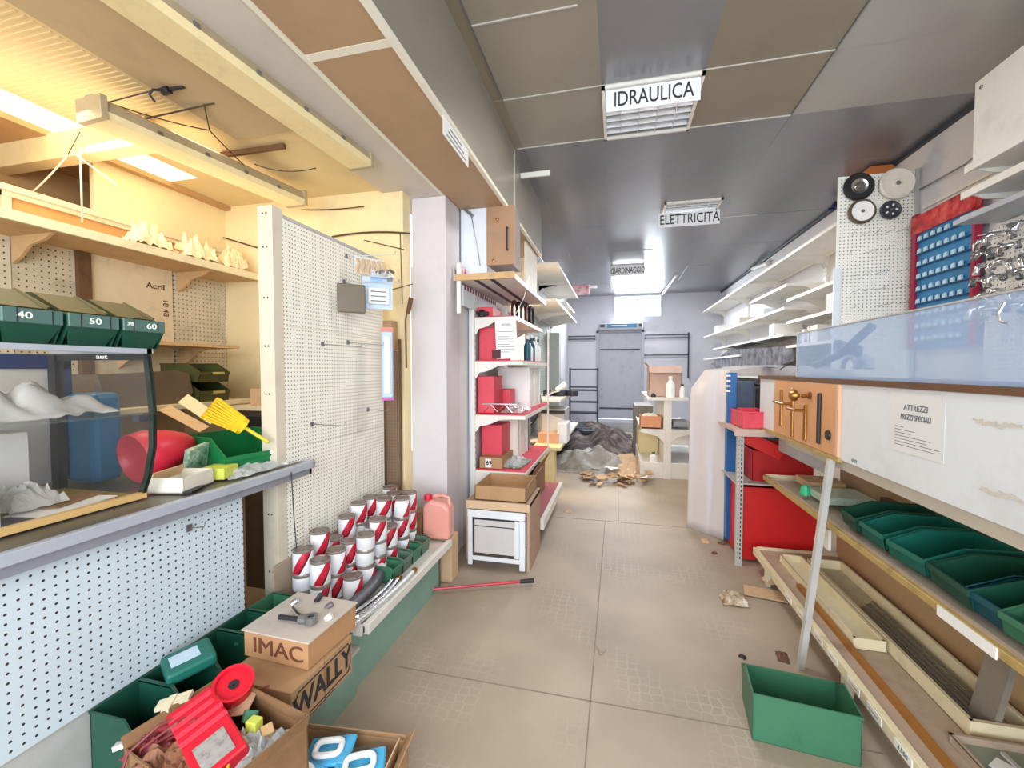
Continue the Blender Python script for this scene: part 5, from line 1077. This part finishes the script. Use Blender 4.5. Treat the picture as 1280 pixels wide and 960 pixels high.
# blue cassette display on the right wall
r = thing('parts_display', 'blue wall display with rows of small packs under a red header', 'display', (2.18, 3.6, 1.6))
BX = 2.17
MB().box(BX, 3.36, 1.55, 2.2, 3.9, 2.43).build('back_board', mat('display_blue', '#1f7fb8', .4, var=.12, vs=3), r)
MB().box(BX-.02, 3.88, 1.55, BX+.03, 3.93, 2.55).box(BX-.01, 3.34, 1.55, BX+.03, 3.365, 2.5).build('side_frame', mat('crimson_frame', '#a3173c', .45, var=.1), r)
MB().prism([(BX-.03, 3.93, 2.40), (BX-.03, 3.34, 2.40), (BX-.03, 3.32, 2.47), (BX-.03, 3.36, 2.54), (BX-.03, 3.93, 2.53)], (.05, 0, 0)).build('header', mat('red_header', '#c8202c', .4, var=.45, vs=9, tint='#e8806a'), r, bevel=.01)
ledge0 = None; first = True
for k in range(9):
    z = 1.6+k*.092
    MB().box(BX-.02, 3.37, z, BX, 3.88, z+.008).build('ledge', mat('ledge_dark_blue', '#164c80', .4, var=0), r)
pk = None
for k in range(9):
    for q in range(7):
        if k == 8 and q < 2: continue
        z = 1.609+k*.092; y = 3.42+q*.068
        if pk is None:
            pk = MB().prism([(BX-.02, y, z), (BX-.02, y+.034, z), (BX-.02, y+.03, z+.026), (BX-.02, y+.006, z+.032)], (.012, 0, 0)).build('small_pack', mat('ice_blue_pack', '#bfe3f3', .35, var=.05), r); base = (y, z)
        else:
            c = pk.copy(); col.objects.link(c); c.parent = r; c.location = (0, y-base[0], z-base[1])
# fittings pegboard
tag(MB().box(2.2, 1.2, 1.3, 2.215, 3.3, 2.24).build('wall_pegboard', M_pegR), 'white pegboard hung with metal fittings on the right wall', 'pegboard')
r0 = thing('pipe_fitting', 'x', 'fitting')
MB().tube([(0, 0, 0), (-.05, 0, 0), (-.065, 0, -.015), (-.065, 0, -.06)], .016, 10).build('elbow', M_chr, r0, smooth=True)
MB().lathe([(.016, -.01), (.023, -.01), (.023, .01), (.016, .01)], (-.065, 0, -.06), 8).build('nut', M_grym, r0)
MB().tube([(.045, 0, .004), (-.1, 0, .004)], .002, 5).build('hook', M_grym, r0)
first = True; rf = random.Random(8); fr_ = ['top', 'second', 'third', 'fourth', 'fifth', 'lowest']
for k in range(6):
    for q in range(8):
        o = r0 if first else copy_tree(r0)
        first = False
        o.location = (2.12-rf.uniform(0, .05), 3.13-q*.06+rf.uniform(-.01, .01), 2.17-k*.085+rf.uniform(-.01, .01)); o.rotation_euler = (rf.uniform(-1.2, 1.2), rf.uniform(-.3, .3), rf.uniform(-.6, .6)); s_ = rf.uniform(.6, 1.0); o.scale = (s_, s_, s_)
        o['label'] = 'chrome elbow fitting, %s from the far end in the %s row of the right pegboard' % (('first', 'second', 'third', 'fourth', 'fifth', 'sixth', 'seventh', 'eighth', 'ninth', 'tenth')[q], fr_[k]); o['group'] = 'fittings on the right pegboard'
# big steel shelves upper right
r = thing('wall_shelf', 'lower grey-bottomed steel shelf high on the right wall, crossing the blue display', 'shelf', (1.98, 2, 2.28))
MB().box(1.975, -.5, 2.264, 2.2, 3.2, 2.272).box(1.96, -.5, 2.262, 1.975, 3.2, 2.29).build('shelf_board', mat('shelf_underside', '#aeb2ba', .45, var=.06), r)
for y in (3.18, 2.3, 1.4): MB().prism([(2.2, y, 2.29), (1.99, y, 2.29), (1.99, y, 2.31), (2.1, y, 2.36), (2.2, y, 2.37)], (0, .012, 0)).build('bracket', M_steel, r)
r = thing('wall_shelf', 'middle white steel shelf on the right wall, between two others', 'shelf', (1.98, 2, 2.37))
MB().box(1.912, -.5, 2.385, 2.2, 3.05, 2.395).box(1.9, -.5, 2.365, 1.912, 3.05, 2.405).build('shelf_board', M_steel, r)
for y in (3.03, 2.2, 1.3): MB().prism([(2.2, y, 2.385), (1.95, y, 2.385), (2.0, y, 2.36), (2.12, y, 2.35), (2.2, y, 2.31)], (0, .012, 0)).build('bracket', M_steel, r)
r = thing('wall_shelf', 'upper white steel shelf on the right wall below the ceiling', 'shelf', (1.98, 2, 2.45))
MB().box(1.862, -.5, 2.49, 2.2, 2.95, 2.5).box(1.85, -.5, 2.475, 1.862, 2.95, 2.515).build('shelf_board', M_steel, r)
for y in (2.93, 2.1, 1.3): MB().prism([(2.2, y, 2.49), (1.9, y, 2.49), (1.95, y, 2.47), (2.05, y, 2.455), (2.2, y, 2.42)], (0, .012, 0)).build('bracket', M_steel, r)
for i, (y0, y1, x0, lb) in enumerate(((2.52, 2.93, 1.87, 'white steel panel with a cable on the upper right shelf, farthest'), (2.05, 2.50, 1.87, 'white steel panel on the upper right shelf, in the middle'), (1.4, 2.03, 1.87, 'white steel panel on the upper right shelf at the picture edge'))):
    r = thing('steel_sheet', lb, 'panel', (2.05, (y0+y1)/2, 2.517), 'steel panels on the upper right shelf')
    MB().box(x0, y0, 2.517, 2.2, y1, 2.95).build('panel', M_steel, r, bevel=.006)
    MB().lathe([(.001, .002), (.01, .0), (.01, -.004)], (x0-.001, y0+.05, 2.55), 8, axis='X').lathe([(.001, .002), (.01, .0), (.01, -.004)], (x0-.001, y1-.05, 2.9), 8, axis='X').build('screw', M_grym, r)
tag(MB().tube([A(1150, 237, X=2.22), A(1207, 205, X=2.2), A(1225, 190, X=2.1)], .006, 6).build('cable', M_grym), 'grey cable running along the right wall above the blue display', 'cable')
sbox('trim_11', M_steel, 2.225, 3.0, 2.6, 2.24, 3.95, 2.62)
tag(MB().box(2.05, 4.3, 2.83, 2.22, 4.75, 3.1).build('carton', mat('orange_brown_card', '#b86a34', .7, var=.3, vs=7)), 'orange-brown carton on top of the right wall shelving under the ceiling', 'box')
tag(MB().tube([A(975, 462, X=1.2), A(990, 452, X=1.2)], .004, 5).build('cable', M_dk), 'short dark cable at the end of the tinted pane', 'cable')

# ================================================================== RIGHT CABINET + SHELVES
Xc = 1.0
r = thing('display_cabinet', 'white panelled display cabinet on the right, orange door-handle board at its end', 'cabinet', (1.2, 2.3, 0))
MB().box(Xc, .2, .98, Xc+.02, 3.45, 1.33).build('front_panel', M_white, r, bevel=.002)
MB().box(Xc-.01, .2, 1.33, 1.44, 3.47, 1.352).build('top_board', M_woodd, r)
MB().box(Xc+.02, .2, .93, Xc+.035, 3.0, .985).build('lower_rail', mat('rail_grey_beige', '#c4bcae', .5, var=.07), r)
MB().box(Xc+.02, .2, .98, 1.44, 3.45, 1.0).build('cabinet_floor', M_cream, r)
MB().box(Xc+.02, 3.43, .98, 1.44, 3.45, 1.33).build('end_panel', M_cream, r)
MB().box(1.44, .2, 0, 1.46, 3.28, 1.33).build('back_panel', M_beige, r)
MB().box(1.4385, 1.98, .66, 1.44, 1.985, .98).build('panel_joint', M_woodd, r)
MB().box(Xc-.012, 2.28, .968, Xc+.01, 3.46, .99).build('gold_rail', M_gold, r)
# glue scars
for (x0, y0, x1, y1) in ((1219, 525, 1275, 535), (1228, 613, 1278, 626)):
    a = A(x0, y0, X=Xc-.0005); b_ = A(x1, y1, X=Xc-.0005); sc = MB()
    for k in range(14):
        t = k/13; p = a.lerp(b_, t); sc.cbox((Xc-.0007-.00015*k, p.y, p.z+random.uniform(-.006, .006)), (.001, random.uniform(.012, .03), random.uniform(.004, .009)), (random.uniform(-.3, .3), 0, 0))
    sc.build('glue_scar', mat('glue_grey', '#d2cdc2', .8, var=.08, vs=60), r)
# handle board
r = thing('handle_board', 'orange wood sample board with brass door handles on the cabinet front', 'display board', (Xc, 2.8, 1.0))
hb_ = MB().box(Xc-.012, 2.3, .992, Xc-.0005, 3.12, 1.328).build('board', M_orng, r)
MB().box(Xc-.014, 2.28, .992, Xc-.0005, 2.3, 1.328).build('edge', mat('pinkish_edge', '#e2b79a', .6, var=.03), r)
def rp(x, y, q=.012): return A(x, y, X=Xc-q)
for i, (x, y0, y1) in enumerate(((977, 487, 533), (991, 485, 546), (1007, 505, 551))):
    MB().cbox((rp(x, (y0+y1)/2)+Vector((-.004, 0, 0))), (.01, .034, (rp(x, y0).z-rp(x, y1).z))).build('handle_plate', M_brass, r, bevel=.006, seg=2)
a = rp(991, 505); MB().tube([a, a+Vector((-.05, 0, 0)), a+Vector((-.055, .12, .002))], .008, 8).lathe([(.001, 0), (.014, 0), (.014, .01), (.001, .012)], a+Vector((-.055, .12, 0)), 10).build('lever', M_brass, r, smooth=True)
a = rp(1007, 513); MB().tube([a, a+Vector((-.05, 0, 0)), a+Vector((-.055, .09, .002))], .008, 8).build('lever', M_brass, r, smooth=True)
a = rp(1010, 495); MB().tube([a, a+Vector((-.03, 0, 0))], .009, 10).lathe([(.001, -.03), (.018, -.028), (.03, -.012), (.03, .004), (.012, .012), (.012, .02)], a+Vector((-.05, .03, 0)), 16, axis='X').lathe([(.001, -.01), (.02, -.008), (.02, .0)], a+Vector((-.002, -.03, .005)), 14, axis='X').build('knob', M_brass, r, smooth=True)
MB().cbox(rp(1025, 523)+Vector((-.006, 0, 0)), (.012, .03, rp(1025, 492).z-rp(1025, 556).z)).build('black_plate', M_dk, r, bevel=.005, seg=2)
MB().lathe([(.001, -.012), (.022, -.01), (.024, 0)], rp(1036, 544), 18, axis='X').build('black_rosette', M_dk, r)
# notice on panel
r = thing('paper_notice', 'faded printed paper notice taped to the white cabinet panel', 'notice', A(1145, 530, X=Xc))
a, b_ = A(1114, 486, X=Xc-.001), A(1180, 570, X=Xc-.001)
y_a, y_b = a.y, b_.y; zt, zb = 1.315, 1.10
sh_ = MB().box(Xc-.0016, y_b, zb, Xc-.0006, y_a, zt).build('sheet', mat('notice_sheet', '#e6e7e8', .5, var=.02), r)
ym = (y_a+y_b)/2
text('heading', 'ATTREZZI', .029, M_inkg, sh_, (Xc-.002, ym+.0, 1.262), FL, .95, .0004, shear=.1)
text('heading', 'PREZZI SPECIALI', .027, M_inkg, sh_, (Xc-.002, ym, 1.228), FL, .8, .0004, shear=.1)
mb = MB()
for k in range(7): mb.box(Xc-.0022, y_a-.03-(.05+.02*((k*3) % 4)+.12*(k > 2)), 1.19-k*.011, Xc-.0016, y_a-.03, 1.192-k*.011)
mb.build('printed_lines', M_inkg, sh_)
text('scribble', '42/29', .02, M_inkg, bpy.data.objects['display_cabinet'], (Xc-.001, 2.16, 1.0), FL, 1, 0)
# tinted pane on top
r = thing('tinted_pane', 'long pale blue translucent pane standing on the right cabinet', 'pane', (Xc, 2.0, 1.352))
MB().box(Xc, .2, 1.353, Xc+.006, 2.8, 1.60).build('pane', M_pane, r)
MB().box(Xc-.003, .2, 1.6, Xc+.009, 2.8, 1.606).box(Xc-.003, 2.8, 1.353, Xc+.009, 2.806, 1.606).build('edge', M_steelg, r)
tag(MB().tube([A(1256, 378, X=Xc-.01), A(1248, 392, X=Xc-.02), A(1250, 402, X=Xc-.02), A(1258, 404, X=Xc-.02)], .003, 6).build('peg_hook', M_chr), 'chrome hook hooked over the top edge of the tinted pane', 'hook')
r = thing('tool_bundle', 'grey pipe bends and a bar lying behind the left end of the tinted pane', 'pipes', (1.12, 2.6, 1.354))
MB().tube([(1.06, 2.72, 1.42), (1.1, 2.55, 1.47), (1.12, 2.45, 1.53), (1.15, 2.36, 1.6)], .02, 10).build('bent_pipe', M_navy, r, smooth=True)
MB().cbox((1.14, 2.56, 1.5), (.03, .25, .07), (.2, 0, 0)).build('block', M_navy, r, bevel=.01)
MB().tube([(1.1, 2.44+.07*math.cos(t), 1.40+.055*math.sin(t)) for t in [PI*q/12 for q in range(13)]], .012, 8).tube([(1.12, 2.36+.05*math.cos(t), 1.40+.045*math.sin(t)) for t in [PI*q/12 for q in range(13)]], .02, 8).build('hoop', M_grey, r, smooth=True)

# glass shelf
r = thing('glass_shelf', 'long glass shelf with a gold edge below the white cabinet', 'shelf', (1.2, 2.2, .65))
MB().box(1.01, .2, .648, 1.438, 3.3, .656).build('glass_sheet', M_shglass, r)
MB().box(.985, .2, .635, 1.0, 3.3, .662).build('front_trim', M_gold, r, bevel=.002)
MB().box(1.0, .2, .632, 1.012, 3.3, .668).build('inner_trim', M_taupe, r)
MB().box(1.01, .2, .63, 1.438, 3.3, .634).build('under_board', M_taupe, r)
MB().box(1.0, 3.29, .63, 1.438, 3.305, .67).build('end_trim', M_woodc, r)
a, b_ = A(1172, 770, X=.983), A(1246, 828, X=.983); MB().box(.980, b_.y, .628, .984, a.y, .66).build('price_strip', M_paper, r)
MB().box(1.40, .2, .668, 1.438, 2.75, .70).build('rear_batten', M_tub, r)
for i, (px_, py_, w_, m_, rz, lb) in enumerate(((1060, 655, .15, M_gdark, 82, 'dark green bin on the glass shelf, farthest of the row'), (1095, 675, .17, M_gteal, 80, 'teal green bin on the glass shelf, second from the far end'), (1135, 703, .19, M_gteal, 84, 'teal green bin on the glass shelf, third from the far end'), (1180, 738, .2, M_gdark, 80, 'dark green bin on the glass shelf, fourth from the far end'), (1230, 775, .2, mat('bluegreen_bin', '#124f5c', .4, var=.1), 86, 'blue-green bin on the glass shelf, fifth from the far end'), (1285, 815, .22, M_gplug, 84, 'green bin on the glass shelf cut by the picture edge'))):
    p = A(px_, py_, Z=.67)
    make_bin(lb, w_, .30, .11, m_, (1.06, p.y, .659), R(-90+(i % 3)*4-4), 'green bins on the glass shelf', front=.55, lip=.4)
tag(MB().box(1.1, 2.66, .659, 1.35, 2.9, .70).build('clear_tray', mat('pale_green_tray', '#b7cdbc', .3, var=.15, vs=12), bevel=.006), 'pale green clear tray behind the prop stick on the glass shelf', 'tray')
tag(MB().lathe([(.001, 0), (.03, 0), (.02, .05), (.001, .06)], (1.08, 2.86, .659), 12).build('green_cap', mat('mint_plastic', '#35c08a', .4, var=.05)), 'bright mint green cap beside the pale tray', 'cap')
tag(MB().box(1.15, 3.0, .659, 1.35, 3.2, .70).build('carton', M_kraftl), 'small pinkish carton at the far end of the glass shelf', 'box')
r = thing('oval_sign_plate', 'grey rounded metal plate hanging under the gold rail', 'plate', A(1000, 570, X=1.06))
MB().box(1.045, 2.5, .855, 1.055, 3.2, .979).build('plate', M_grym if False else mat('pale_metal_plate', '#aeb1b8', .4, .3, var=.08), r, bevel=.02, seg=3)
text('marking', '16', .03, M_inkg, r, (1.044, 3.05, .94), FL, 1, 0)
# prop stick
tag(MB().prism([A(998, 838, Z=.0), A(1006, 838, Z=.0), A(1006, 838, Z=.0)+Vector((0, .03, 0)), A(998, 838, Z=.0)+Vector((0, .03, 0))], Vector((.985, 2.36, .97))-Vector((.84, 2.26, 0))).build('prop_stick', mat('grey_white_stick', '#c6c4c0', .5, var=.1)), 'pale metal prop stick leaning from the floor to the cabinet bottom edge', 'stick')
tag(MB().cbox((1.015, 2.42, .56), (.012, .05, .1)).build('bracket_clip', M_steel), 'white clip at the middle of the prop stick', 'clip')

# lower shelf
r = thing('low_shelf', 'long low shelf with price tags and wooden trays on the right', 'shelf', (1.15, 2.1, 0))
MB().box(.95, -.2, .13, 1.438, 3.27, .148).build('shelf_board', M_taupe, r)
MB().box(.925, -.2, .115, .952, 3.28, .16).build('front_strip', M_woodc, r, bevel=.002)
MB().box(.95, 3.27, .12, 1.438, 3.285, .165).build('end_strip', M_woodc, r)
MB().box(1.0, -.2, 0, 1.01, 3.2, .13).build('plinth', M_taupe, r)
for y in (3.1, 2.1, 1.2): MB().box(.945, y-.06, 0, .965, y, .13).build('foot', M_cream, r)
for i, (x, y) in enumerate(((985, 742), (1000, 762), (1022, 790), (1040, 817), (1066, 854), (1092, 893), (1128, 940))):
    p = A(x, y, X=.922); MB().box(.9225, p.y-.045, .122, .925, p.y+.045, .152).build('price_tag', M_paper, r)
    if i == 6: text('price', '3.550', .02, M_inkg, r, (.922, p.y, .137), FL, 1.2, .0003)
    else: MB().box(.9218, p.y-.03, .134, .9224, p.y+.03, .139).build('price_print', M_wood, r)
def tray(label, x0, x1, y0, y1, z, h, m, inm, t=.014):
    r = thing('wooden_tray', label, 'tray', ((x0+x1)/2, (y0+y1)/2, z), 'wooden trays on the low right shelf')
    MB().box(x0, y0, z, x0+t, y1, z+h).box(x1-t, y0, z, x1, y1, z+h).box(x0, y0, z, x1, y0+t, z+h).box(x0, y1-t, z, x1, y1, z+h).build('frame', m, r, bevel=.002)
    MB().box(x0+t, y0+t, z, x1-t, y1-t, z+.008).build('bottom', inm, r); return r
tray('cream-rimmed tray at the far end of the low right shelf', 1.035, 1.16, 2.2, 3.1, .15, .05, M_woodc, mat('cream_inside', '#e4dcc0', .55, var=.05))
tray('long cream-rimmed tray with dark glass strips along the low right shelf', 1.17, 1.36, 1.75, 3.05, .15, .06, M_woodc, mat('dusty_inside', '#b9b29a', .5, var=.25, vs=6))
tray('long glassy grey-green tray in the near part of the low right shelf', 1.09, 1.36, .6, 1.72, .15, .03, M_taupe, mat('grey_green_glass', '#8c9484', .2, var=.2, vs=5))
for i in range(6):
    tag(MB().cbox((1.2+.022*i, 2.15+.02*i, .175+.003*(i % 2)), (.014, .7, .004), (.02, 0, .02)).build('glass_strip', mat('grey_strip', '#77776e', .2, .2, var=.15)), ('grey glass strip in the long tray, nearest the aisle', 'grey glass strip in the long tray, second from the aisle', 'grey glass strip in the long tray, third from the aisle', 'grey glass strip in the long tray, fourth from the aisle', 'grey glass strip in the long tray, fifth from the aisle', 'grey glass strip in the long tray, nearest the back')[i], 'strip', 'glass strips in the long tray')
for i, (x, y0, y1) in enumerate(((1.2, .9, 1.65), (1.25, .8, 1.6), (1.3, .9, 1.55))):
    tag(MB().cbox((x, (y0+y1)/2, .19), (.012, y1-y0, .008), (.0, 0, .03)).build('metal_strip', M_steelg), ('pale metal strip lying in the near tray, aisle side', 'pale metal strip lying in the near tray, middle', 'pale metal strip lying in the near tray, wall side')[i], 'strip', 'metal strips in the near tray')
tag(MB().box(1.005, 1.1, .149, 1.028, 2.75, .172).build('wood_batten', M_woodb), 'long brown wooden batten lying along the low right shelf', 'batten')
tag(MB().cbox((1.3, 1.82, .4), (.02, .1, .5), (0, .2, 0)).build('grey_upright', mat('warm_grey_upright', '#8c8478', .5, var=.1)), 'warm grey upright between the low shelf and the glass shelf', 'upright')
tag(MB().prism([(1.42, 1.8, .62), (1.42, 1.83, .62), (1.42, 1.33, .2), (1.42, 1.3, .2)], (.012, 0, 0)).prism([(1.42, 1.72, .62), (1.42, 1.74, .62), (1.42, 1.43, .4), (1.42, 1.4, .4)], (.012, 0, 0)).build('diagonal_brace', M_woodd), 'dark diagonal brace behind the upright under the glass shelf', 'brace')
tag(MB().cbox((1.2, 1.6, .16), (.06, .12, .003), (0, 0, .7)).build('paper_scrap', M_paper), 'white paper triangle lying in the near tray', 'paper')
sbox('trim_12', M_beige, 1.43, .2, .16, 1.44, 3.28, .62)

# ---- steel rack end with red crates
r = thing('slotted_rack', 'slotted steel rack holding red crates at the end of the right cabinet', 'rack', (1.1, 3.6, 0))
def slotted(x, y, z1):
    mb = MB().box(x-.022, y-.002, 0, x+.022, y, z1).box(x-.022, y, 0, x-.02, y+.03, z1).mat(1)
    z = .05
    while z < z1-.03: mb.box(x+.004, y-.0028, z, x+.012, y-.0018, z+.018).box(x-.012, y-.0028, z+.01, x-.007, y-.0018, z+.016); z += .032
    return mb
slotted(.845, 3.32, .96).build('upright', [M_steelg, M_dk], r); slotted(.845, 4.0, .96).build('upright', [M_steelg, M_dk], r)
MB().box(.80, 3.3, .955, 1.2, 4.0, .975).box(.80, 3.29, .93, 1.2, 3.302, .977).build('shelf', mat('pinkish_shelf', '#c9b0a4', .5, var=.08), r)
MB().box(.82, 3.34, .58, 1.35, 4.0, .59).build('shelf', M_steelg, r)
def crate(label, x0, x1, y0, y1, z0, h, m, rot=0):
    r = thing('plastic_crate', label, 'crate', ((x0+x1)/2, (y0+y1)/2, z0), 'red crates in the slotted rack'); t = .008
    MB().box(x0, y0, z0, x1, y1, z0+t).box(x0, y0, z0, x0+t, y1, z0+h).box(x1-t, y0, z0, x1, y1, z0+h).box(x0, y0, z0, x1, y0+t, z0+h).box(x0, y1-t, z0, x1, y1, z0+h).build('crate_body', m, r, bevel=.004)
    MB().box(x0-.006, y0-.006, z0+h-.012, x1+.006, y0+.004, z0+h).box(x0-.006, y0, z0+h-.012, x0+.004, y1, z0+h).build('rim', m, r, bevel=.003)
    return r
crate('big red crate standing on the floor behind the slotted upright', .87, 1.36, 3.4, 3.95, .02, .53, M_redc)
crate('red crate on the middle shelf of the slotted rack', .95, 1.34, 3.42, 3.95, .592, .22, mat('deep_red', '#b01018', .45, var=.12))
crate('coral red crate on the top shelf of the slotted rack', .86, 1.05, 3.36, 3.7, .977, .12, M_pink)
tag(MB().cbox((1.0, 3.4, .86), (.3, .02, .09), (0, .45, 0)).build('tilted_board', M_redc), 'tilted red board under the top shelf of the slotted rack', 'board')
tag(MB().box(.9, 3.75, .99, 1.05, 3.95, 1.3).build('carton', M_navy, bevel=.01), 'navy grey box behind the coral crate', 'box')
# blue panel + plastic sheet
r = thing('blue_panel', 'narrow blue upright panel with white clips beside the plastic sheet', 'panel', (.86, 3.7, 0))
MB().box(.84, 3.68, .05, .905, 3.9, 1.37).build('panel', M_blue, r, bevel=.004)
for z in (1.34, 1.30, 1.26, 1.22): MB().box(.825, 3.672, z, .855, 3.68, z+.012).build('clip', M_paper, r)
vs = []; nx, nz = 22, 18
for j in range(nz+1):
    for i in range(nx+1):
        u = i/nx; v = j/nz; z = 1.37*v+.02
        x = .62+.24*u+(.0 if v < .9 else 0)-(.02*(1-v)); y = 3.75+.25*(1-u)+.012*math.sin(u*11)*(.6+.4*v)+.02*noise.noise(Vector((u*5, v*3, 1)))
        if v > .88: x += (v-.88)*.9*(1-u)
        vs.append((x, y, z))
fs = [(j*(nx+1)+i, j*(nx+1)+i+1, (j+1)*(nx+1)+i+1, (j+1)*(nx+1)+i) for j in range(nz) for i in range(nx)]
nv = len(vs)   # draped top
for i in range(nx+1): u = i/nx; vs.append((1.1+.2*u, 3.9+.3*(1-u), 1.43))
fs += [(nz*(nx+1)+i, nz*(nx+1)+i+1, nv+i+1, nv+i) for i in range(nx)]
tag(MB().add(vs, fs).build('plastic_sheet', M_sheet, solid=.002, smooth=True), 'milky plastic sheet draped down over goods beside the blue panel', 'plastic sheet')

# green bin on the floor, front
make_bin('large empty green storage bin on the floor in the right foreground', .34, .25, .18, M_gplug, (.70, 1.985, .0), R(174), front=.72, lip=.3)

# ================================================================== CEILING SIGNS / LIGHTS
def louvre(label, x0, x1, y0, y1):
    r = thing('ceiling_light', label, 'ceiling light', ((x0+x1)/2, (y0+y1)/2, ZC-.02), 'louvred ceiling lights')
    t = .02
    MB().box(x0, y0, ZC-.02, x1, y0+t, ZC).box(x0, y1-t, ZC-.02, x1, y1, ZC).box(x0, y0, ZC-.02, x0+t, y1, ZC).box(x1-t, y0, ZC-.02, x1, y1, ZC).build('frame', M_steel, r)
    MB().box(x0+.005, y0+.005, ZC+.08, x1-.005, y1-.005, ZC+.085).box(x0, y0, ZC, x0+.004, y1, ZC+.08).box(x1-.004, y0, ZC, x1, y1, ZC+.08).box(x0, y0, ZC, x1, y0+.004, ZC+.08).box(x0, y1-.004, ZC, x1, y1, ZC+.08).build('reflector', M_steelg, r)
    mb = MB(); n = 8
    for k in range(1, n): y = y0+(y1-y0)*k/n; mb.box(x0+t, y-.002, ZC-.012, x1-t, y+.002, ZC+.025)
    for k in range(1, 5): x = x0+(x1-x0)*k/5; mb.box(x-.002, y0+t, ZC-.012, x+.002, y1-t, ZC+.025)
    mb.build('louvre', M_white, r)
    for k in (.25, .5, .75): x = x0+(x1-x0)*k; MB().tube([(x, y0+.04, ZC+.05), (x, y1-.04, ZC+.05)], .013, 8).build('tube', M_paper, r)
    return r
louvre('louvred ceiling light behind the IDRAULICA sign', -.11, .48, 2.74, 3.36)
louvre('louvred ceiling light above the ELETTRICITA sign', .46, 1.02, 4.78, 5.3)
louvre('louvred ceiling light beyond the farthest hanging sign', -.12, .42, 7.5, 8.0)
def sign(label, s, x0, x1, y, z0, z1, xs, size):
    r = thing('department_sign', label, 'sign', ((x0+x1)/2, y, z0), 'department signs')
    bd_ = MB().box(x0, y-.004, z0, x1, y, z1).build('board', mat('sign_white', '#ececef', .45, var=.03), r)
    text('lettering', s, size, M_ink, bd_, ((x0+x1)/2+.005, y-.0048, (z0+z1)/2), FC, xs, .0008)
    MB().box(x0+.02, y-.001, z1, x0+.035, y+.003, ZC).box(x1-.035, y-.001, z1, x1-.02, y+.003, ZC).build('hanger', M_steelg, r)
sign('white sign reading IDRAULICA under the ceiling', 'IDRAULICA', -.085, .455, 2.76, 2.965, 3.095, .72, .125)
p0, p1 = A(823, 286, Y=5.0), A(897, 277, Y=5.0)
sign('white sign reading ELETTRICITÀ, middle of the three ceiling signs', 'ELETTRICITÀ', p0.x, p1.x+.02, 5.0, 2.93, 3.08, .72, .145)
p0, p1 = A(763, 343, Y=7.4), A(806, 340, Y=7.4)
sign('farthest white sign, reading GIARDINAGGIO, near the rear window', 'GIARDINAGGIO', p0.x, p1.x, 7.4, 2.93, 3.09, .58, .13)
o = tag(MB().box(-.805, 1.93, 2.50, -.803, 2.28, 2.592).build('hanging_card', M_paper), 'white printed card hanging from the edge of the brown ceiling soffit', 'card')
mb = MB()
for k in range(3): mb.box(-.8028, 1.97+.02*k, 2.515+k*.024, -.8024, 2.24-.03*k, 2.523+k*.024)
mb.build('printed_lines', M_inkg, o)
tag(MB().box(-.795, 3.55, 2.98, -.55, 3.57, 3.02).build('slotted_bar', [M_steel]), 'short white slotted bar under the ceiling near the fascia', 'bar')
a = A(827, 364, Z=3.1); tag(MB().tube([A(828, 368, Z=3.05), A(845, 345, Z=3.08)], .02, 8).build('ceiling_rod', M_paper), 'white rod hanging from the ceiling by the rear window', 'rod')
tag(MB().tube([A(762, 320, Z=3.1), A(764, 366, Y=8.2)], .006, 6).build('ceiling_wire', M_steelg), 'thin pale wire beside the farthest sign', 'wire')
tag(MB().box(-.95, 8.5, 2.95, -.4, 8.54, 3.0).build('ceiling_bar', M_steelg), 'pale bar under the ceiling far down the left side', 'bar')
